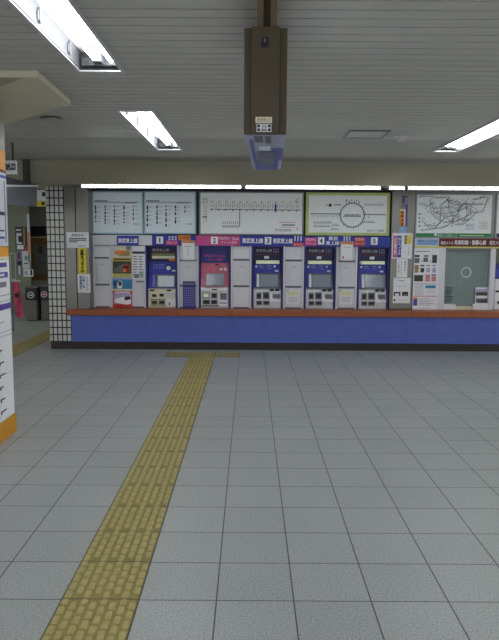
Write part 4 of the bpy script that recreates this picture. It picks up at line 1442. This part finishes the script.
def pillar_sheet(name, label, y0, y1, zt, zb_, m, prints=(), texts=(), group='posters on the left pillar'):
    """sheet on the pillar: built in its own plane, then turned to face the passage"""
    w = y1 - y0
    b = MB()
    b.box(0, w, 0, .006, 0, zt - zb_, m)
    H = zt - zb_
    for i, (a, c, d, e, pm) in enumerate(prints):
        b.rect(w * a, w * c, H * d, H * e, -.0006 - .0002 * i, pm)
    for (s, a, c, d, e, pm) in texts:
        b.text(s, (w * a, w * c, H * d, H * e), -.0016, pm)
    o = b.build(name, origin=(0, 0, 0))
    o.location = (PX - .012 + .0065, y0, zb_)
    o.rotation_euler = (0, 0, PI / 2)
    return tag(o, label, 'poster', group)


y0p, y1p = PY - .93, PY - .03
zat = lambda y: PF(4, y)[1]
def zz_(y):     # height on the pillar face for a row measured near its far edge
    return PF(9, y)[1]


row = lambda n, a, c: [(x, x + .012 + .02 * (k_ % 2), d, d + .03, 'ink') for k_, (x, d) in enumerate([(a + .1 * i, .5 + .2 * ((i * 7) % 3) / 3) for i in range(n)])]
pillar_sheet('pillar_poster', 'orange poster at the very top of the left pillar', y0p, y1p, PF(2, 150)[1], PF(2, 172)[1], 'orange_band', prints=[(0, 1, 0, .12, 'brown_print')])
pillar_sheet('pillar_poster', 'tall white and blue edged poster on the upper left pillar', y0p, y1p, PF(3, 173)[1], PF(4, 246)[1], 'paper_cool',
             prints=[(.0, 1, .93, .97, 'banner_blue'), (.6, .97, .42, .47, 'ink'), (.5, .9, .2, .22, 'ink'), (.5, .9, .1, .13, 'ink_blue'), (.1, .5, .3, .7, 'photo_grey'), (.92, .96, .05, .9, 'map_frame_steel')])
pillar_sheet('pillar_poster', 'orange banded notice in the middle of the left pillar', y0p, y1p, PF(6, 247)[1], PF(6, 259)[1], 'orange_band', prints=[(.0, 1, .0, .2, 'cream')])
pillar_sheet('pillar_poster', 'white notice with two purple bars on the left pillar', y0p, y1p, PF(7, 259.5)[1], PF(7, 300)[1], 'paper',
             prints=[(.3, .93, .82, .93, 'purple'), (.3, .95, .56, .7, 'purple'), (.4, .6, .3, .45, 'ink_grey'), (.7, .9, .33, .46, 'ink_grey'), (.1, .98, .12, .14, 'ink_grey'), (.72, .86, .6, .66, 'white')])
pillar_sheet('pillar_poster', 'white notice with one dark purple band on the left pillar', y0p, y1p, PF(8, 300.5)[1], PF(9, 330)[1], 'paper',
             prints=[(0, 1, .72, .92, 'purple'), (.5, .8, .3, .34, 'ink_pale')])
pillar_sheet('pillar_poster', 'white timetable sheet, lowest on the left pillar above the yellow band', y0p, y1p, PF(10, 330.5)[1], bz_ + .012, 'paper',
             prints=[(.0, 1, .955, .965, 'ink_pale')] + [(.62 + .03 * (i % 2), .78 - .03 * (i % 3), .1 + .14 * i, .118 + .14 * i, 'ink') for i in range(6)] + [(.62, .66, .08 + .14 * i, .12 + .14 * i, 'ink') for i in range(6)] + [(.0, 1, .52, .525, 'ink_pale')])

# ------------------------------------------------------------------ passage with gates
b = MB()
b.box(-9, XL + .15, 17.6, 17.75, 0, ZS, 'passage_dark')
struct(b.build('wall_passage_end'))
b = MB(); b.box(XL + .0, XL + .12, 12.6, 17.6, 0, ZS, 'passage_dark'); struct(b.build('wall_passage_right'))
YK = 16.6
b = MB(); r = R(7, 205, 16, 300, YK); b.box(r[0] - 2, P(30, 250, YK)[0], YK, YK + .1, 0, ZS, 'passage_wall'); struct(b.build('wall_passage_left'))
# brown panel with a grey board and dark display on the end wall
YE2 = 17.59
b = MB(); r = R(30.2, 237, 50, 279, YE2); b.slab(r, YE2 - .03, .03, 'passage_brown'); tag(b.build('wall_panel'), 'brown wall panel at the back of the passage under a dark display', 'panel')
b = MB(); r = R(34.6, 245, 50, 275, YE2 - .03); b.slab(r, YE2 - .06, .028, 'gate_grey', bev=.004)
for i in range(5):
    lamp_rect(b, 36 + (i % 2) * 5, 249 + i * 4.6, 39.6 + (i % 2) * 5, 251.6 + i * 4.6, YE2 - .061, 'photo_grey')
lamp_rect(b, 38.6, 246, 42.6, 253, YE2 - .0615, 'photo_dark')
tag(b.build('notice_board'), 'dim grey notice board on the brown panel at the passage end', 'notice board')
t = thing('display_board', 'dark wide display board at the back of the passage above the brown panel', 'display', (P(39, 236, YE2)[0], YE2, P(39, 237, YE2)[1]))
b = MB(); r = R(30.8, 226.4, 47.6, 236.6, YE2); b.slab(r, YE2 - .12, .119, 'dark', bev=.01); b.build('case', t)
b = MB(); b.slab((r[0] + .03, r[1] - .03, r[2] + .03, r[3] - .03), YE2 - .124, .004, 'black'); b.build('screen', t)
r = R(31.4, 236.7, 47, 237.6, YE2); b = MB(); b.slab(r, YE2 - .1, .099, 'cream'); b.build('lower_trim', t)

GQ = 'posters on the passage wall'
def psheet(label, x0, y0, x1, y1, m, prints, Y=YK - .002):
    sheet('wall_poster', label, 'poster', x0, y0, x1, y1, m, Y=Y, t=.004, group=GQ, prints=prints)


psheet('black and white picture poster, highest on the passage wall', 15.4, 226.8, 27.4, 250.4, 'photo_dark', [(16.4, 233, 21.6, 244, 'paper_cool'), (18.4, 236, 22.6, 242, 'ink'), (17, 245, 23.6, 249.4, 'paper'), (23.4, 228, 25, 246, 'photo_tan'), (16, 229.4, 21, 230.6, 'white'), (24.6, 247, 27, 250, 'sign_red')])
psheet('narrow orange edged poster strip beside the black and white poster', 27.6, 214, 30, 262, 'paper_cool', [(28, 232, 29.8, 255, 'sign_orange')])
psheet('purple and dark poster below the black and white poster', 16.6, 251, 22.2, 260, 'purple_pale', [(17.6, 252.4, 20.6, 258.8, 'brown_print')])
psheet('pale blue poster with small green mark on the passage wall', 22.4, 251, 29.8, 269, 'paper_cool', [(25, 256, 27, 260, 'green'), (24, 263, 28, 264, 'ink')])
psheet('white notice with dark figures, lowest on the passage wall', 23.4, 269.4, 33.4, 276.6, 'paper', [(30.4, 270, 32.4, 275.4, 'ink'), (24.4, 271, 28, 275, 'photo_lilac')], Y=YK - .01)
psheet('dark patterned leaflet below the purple poster', 17, 260.6, 22.2, 275.6, 'photo_grey', [(18.4, 266, 20.6, 274.8, 'paper_cool'), (17.4, 261.4, 21.6, 264.6, 'ink')])
psheet('pale tall sheet at the left of the passage wall', 10.6, 253, 15.6, 280, 'paper_cool', [(11, 253.6, 15.2, 279, 'passage_wall')])

# fare gates
def gate(label, xa, ya, xb, yb, Y, ind):
    r = R(xa, ya, xb, yb, Y)
    z0 = 0.0
    t = thing('ticket_gate', label, 'ticket gate', ((r[0] + r[1]) / 2, Y, 0), 'ticket gates in the passage')
    b = MB(); b.box(r[0] + .005, r[1] - .005, Y + .02, Y + 1.0, z0, r[3], 'gate_grey', bev=.03); b.build('body', t)
    b = MB(); b.slab(r, Y, .06, 'dark', bev=.02); p = b.build('front_panel', t)
    b = MB(); cx_, cz_ = (r[0] + r[1]) / 2, (r[2] + r[3]) / 2 - .02
    b.tube((cx_, Y - .006, cz_), (cx_, Y, cz_), .075, 'white', 20); b.disc(cx_, cz_, .058, Y - .0064, ind, 20, .0)
    b.rect(cx_ - .04, cx_ + .04, cz_ - .012, cz_ + .012, Y - .007, 'white'); b.build('indicator', p)
    b = MB(); b.box(r[0] - .02, r[1] + .02, Y + .06, Y + .98, r[3] - .01, r[3] + .03, 'silver_dark', bev=.01); b.build('top_cover', t)


gate('grey ticket gate with dark front and round white indicator, left of the pair', 24.8, 288, 36.6, 300.4, 15.0, 'dark')
gate('grey ticket gate with dark front and round red indicator beside the tiled column', 39.6, 286.4, 48.4, 300.6, 15.1, 'sign_red')
# barrier wall of the gate line
b = MB(); r = R(20, 300.4, 52, 320, 15.5); b.box(r[0] - .9, XL + .0, 16.3, 16.36, .006, P(30, 296, 16.3)[1], 'gate_grey'); tag(b.build('gate_barrier'), 'low grey barrier panel behind the pair of ticket gates', 'barrier')

# pink fabric banner
t = thing('pink_banner', 'pink hanging banner strip with a dark emblem in front of the ticket gates', 'banner', (P(17, 318, 13.2)[0], 13.2, P(17, 318, 13.2)[1]))
Yb = 13.2
path = [(12.4, 19.4, 281.5), (13.0, 19.8, 290), (13.2, 21.4, 297), (14.2, 21.2, 303), (15.4, 22.2, 308), (16.8, 23.8, 313), (17.0, 23.8, 317.4)]
vs, fs = [], []
for i, (a, c, y_) in enumerate(path):
    for q in range(5):
        xx = a + (c - a) * q / 4
        X_, Z_ = P(xx, y_, Yb)
        vs.append((X_, Yb + .02 * math.sin(q * 1.3 + i), Z_))
for i in range(len(path) - 1):
    for q in range(4):
        fs.append((i * 5 + q, i * 5 + q + 1, (i + 1) * 5 + q + 1, (i + 1) * 5 + q))
b = MB(); b.add(vs, fs, 'pink_cloth', True); b.build('cloth', t)
b = MB(); b.slab(R(14.8, 293.4, 18.6, 297.6, Yb - .03), Yb - .034, .006, 'ink'); b.build('emblem', t)
b = MB(); x_, z_ = P(14.6, 282, Yb); b.tube((x_ - .06, Yb, z_ + .02), (x_ + .12, Yb, z_ + .02), .012, 'white', 8); b.tube((x_ - .06, Yb + .0, z_ + .02), (x_ - .06, Yb, 0), .012, 'silver_dark', 8); b.build('stand', t)

# overhead signs of the passage
XS = -3.42
Y1 = 10.45
def SY(x, y):
    d = ray(x, y); t_ = XS / d.x
    return d.y * t_, CAM_H + d.z * t_
ya_, zt1 = SY(36.6, 184.6)
_, zb1 = SY(36.6, 206)
yn_, _ = SY(2, 190)
t = thing('gate_sign', 'long grey overhead sign box hung along the passage entrance', 'hanging sign', (XS - .1, (ya_ + yn_) / 2, zb1))
b = MB(); b.box(XS - .22, XS, yn_, ya_, zb1, zt1, 'sign_dark', bev=.01); b.build('case', t)
b = MB(); H = zt1 - zb1
fq = [SY(2, 204), SY(36.2, 206.6), SY(36.2, 186.4), SY(2, 186.6)]
b.prism_x([(q[0], q[1]) for q in fq], XS, XS + .012, 'sign_grey'); b.build('face_panel', t)
b = MB(); fq = [SY(2, 186.8), SY(36.4, 186.6), SY(36.4, 185.2), SY(2, 184.6)]
b.prism_x([(q[0], q[1]) for q in fq], XS, XS + .03, 'white_bright'); b.build('light_rail', t)
xq, zq = P(26.4, 170, ya_ - .12)
b = MB(); b.box(xq - .045, xq + .045, ya_ - .17, ya_ - .08, zt1 - .01, ZC - .001, 'rod', bev=.004); b.build('pole', t)
b = MB(); b.box(xq - .085, xq + .085, ya_ - .08, ya_ - .06, zt1 - .01, ZC - .02, 'ceiling_board'); b.build('pole_backing', t)
b = MB(); xq2 = XS - .1; b.box(xq2 - .04, xq2 + .04, yn_ + .1, yn_ + .18, zt1 - .01, ZC - .001, 'rod'); b.build('pole', t)

Yh = 8.75
t = thing('letter_sign', 'small white hanging sign with black characters above the grey sign box', 'hanging sign', (P(9, 173, Yh)[0], Yh, P(9, 173, Yh)[1]))
b = MB(); r = R(-6, 160.4, 16, 174, Yh); b.slab(r, Yh, .05, 'white', bev=.004)
b.text('改札口', R(3.6, 163.4, 15, 170, Yh), Yh - .001, 'ink', fat=.008); b.build('panel', t)
b = MB(); x_, z_ = P(12.5, 150, Yh + .02); b.tube((x_, Yh + .025, r[3] - .005), (x_, Yh + .025, ZC - .001), .014, 'rod', 8); b.build('rod', t)
b = MB(); x_, z_ = P(1, 150, Yh + .02); b.tube((x_, Yh + .025, r[3] - .005), (x_, Yh + .025, ZC - .001), .014, 'rod', 8); b.build('rod', t)

Yv = YF + .5
t = thing('exit_sign', 'small white sign with yellow lower band beside the top of the tiled column', 'sign', (P(41.5, 206, Yv)[0], Yv, P(41.5, 206, Yv)[1]))
b = MB(); r = R(36.6, 190, 46.4, 206.4, Yv); b.slab(r, Yv, .05, 'white', bev=.004); b.rect(*R(42, 192, 45.4, 196.4, Yv), Yv - .001, 'ink'); b.build('panel', t)
b = MB(); b.slab(R(37, 201, 46, 206.2, Yv), Yv - .004, .004, 'yellow'); b.rect(*R(41.6, 202, 44.6, 205, Yv), Yv - .005, 'ink'); b.build('yellow_band', t)
b = MB(); b.box(r[0] + .03, r[0] + .06, Yv + .01, Yv + .04, r[3] - .004, ZS - .001, 'rod'); b.build('bracket', t)

# added fill lights, put in to brighten the dim passage
lx = -4.6
for lab, ly in (('small added fill light under the passage ceiling, nearer the hall', 13.2), ('small added fill light under the passage ceiling, above the ticket gates', 15.4)):
    t = thing('passage_fill_light', lab, 'ceiling light', (lx, ly, ZS), 'added fill lights in the passage')
    b = MB(); b.box(lx - .3, lx + .3, ly - .2, ly + .2, ZS - .02, ZS - .001, 'fixture_frame', bev=.004); b.build('frame', t)
    b = MB(); b.box(lx - .26, lx + .26, ly - .16, ly + .16, ZS - .024, ZS - .0201, 'passage_fill'); b.build('fill_panel', t)

# ------------------------------------------------------------------ light and view
w = bpy.data.worlds.new('world'); SC.world = w; w.use_nodes = True
bg = w.node_tree.nodes['Background']
bg.inputs['Color'].default_value = (.97, .975, .96, 1)
bg.inputs['Strength'].default_value = 1.05
SC.view_settings.view_transform = 'Standard'
SC.view_settings.look = 'None'
SC.view_settings.exposure = 0.0
SC.view_settings.gamma = 1.0
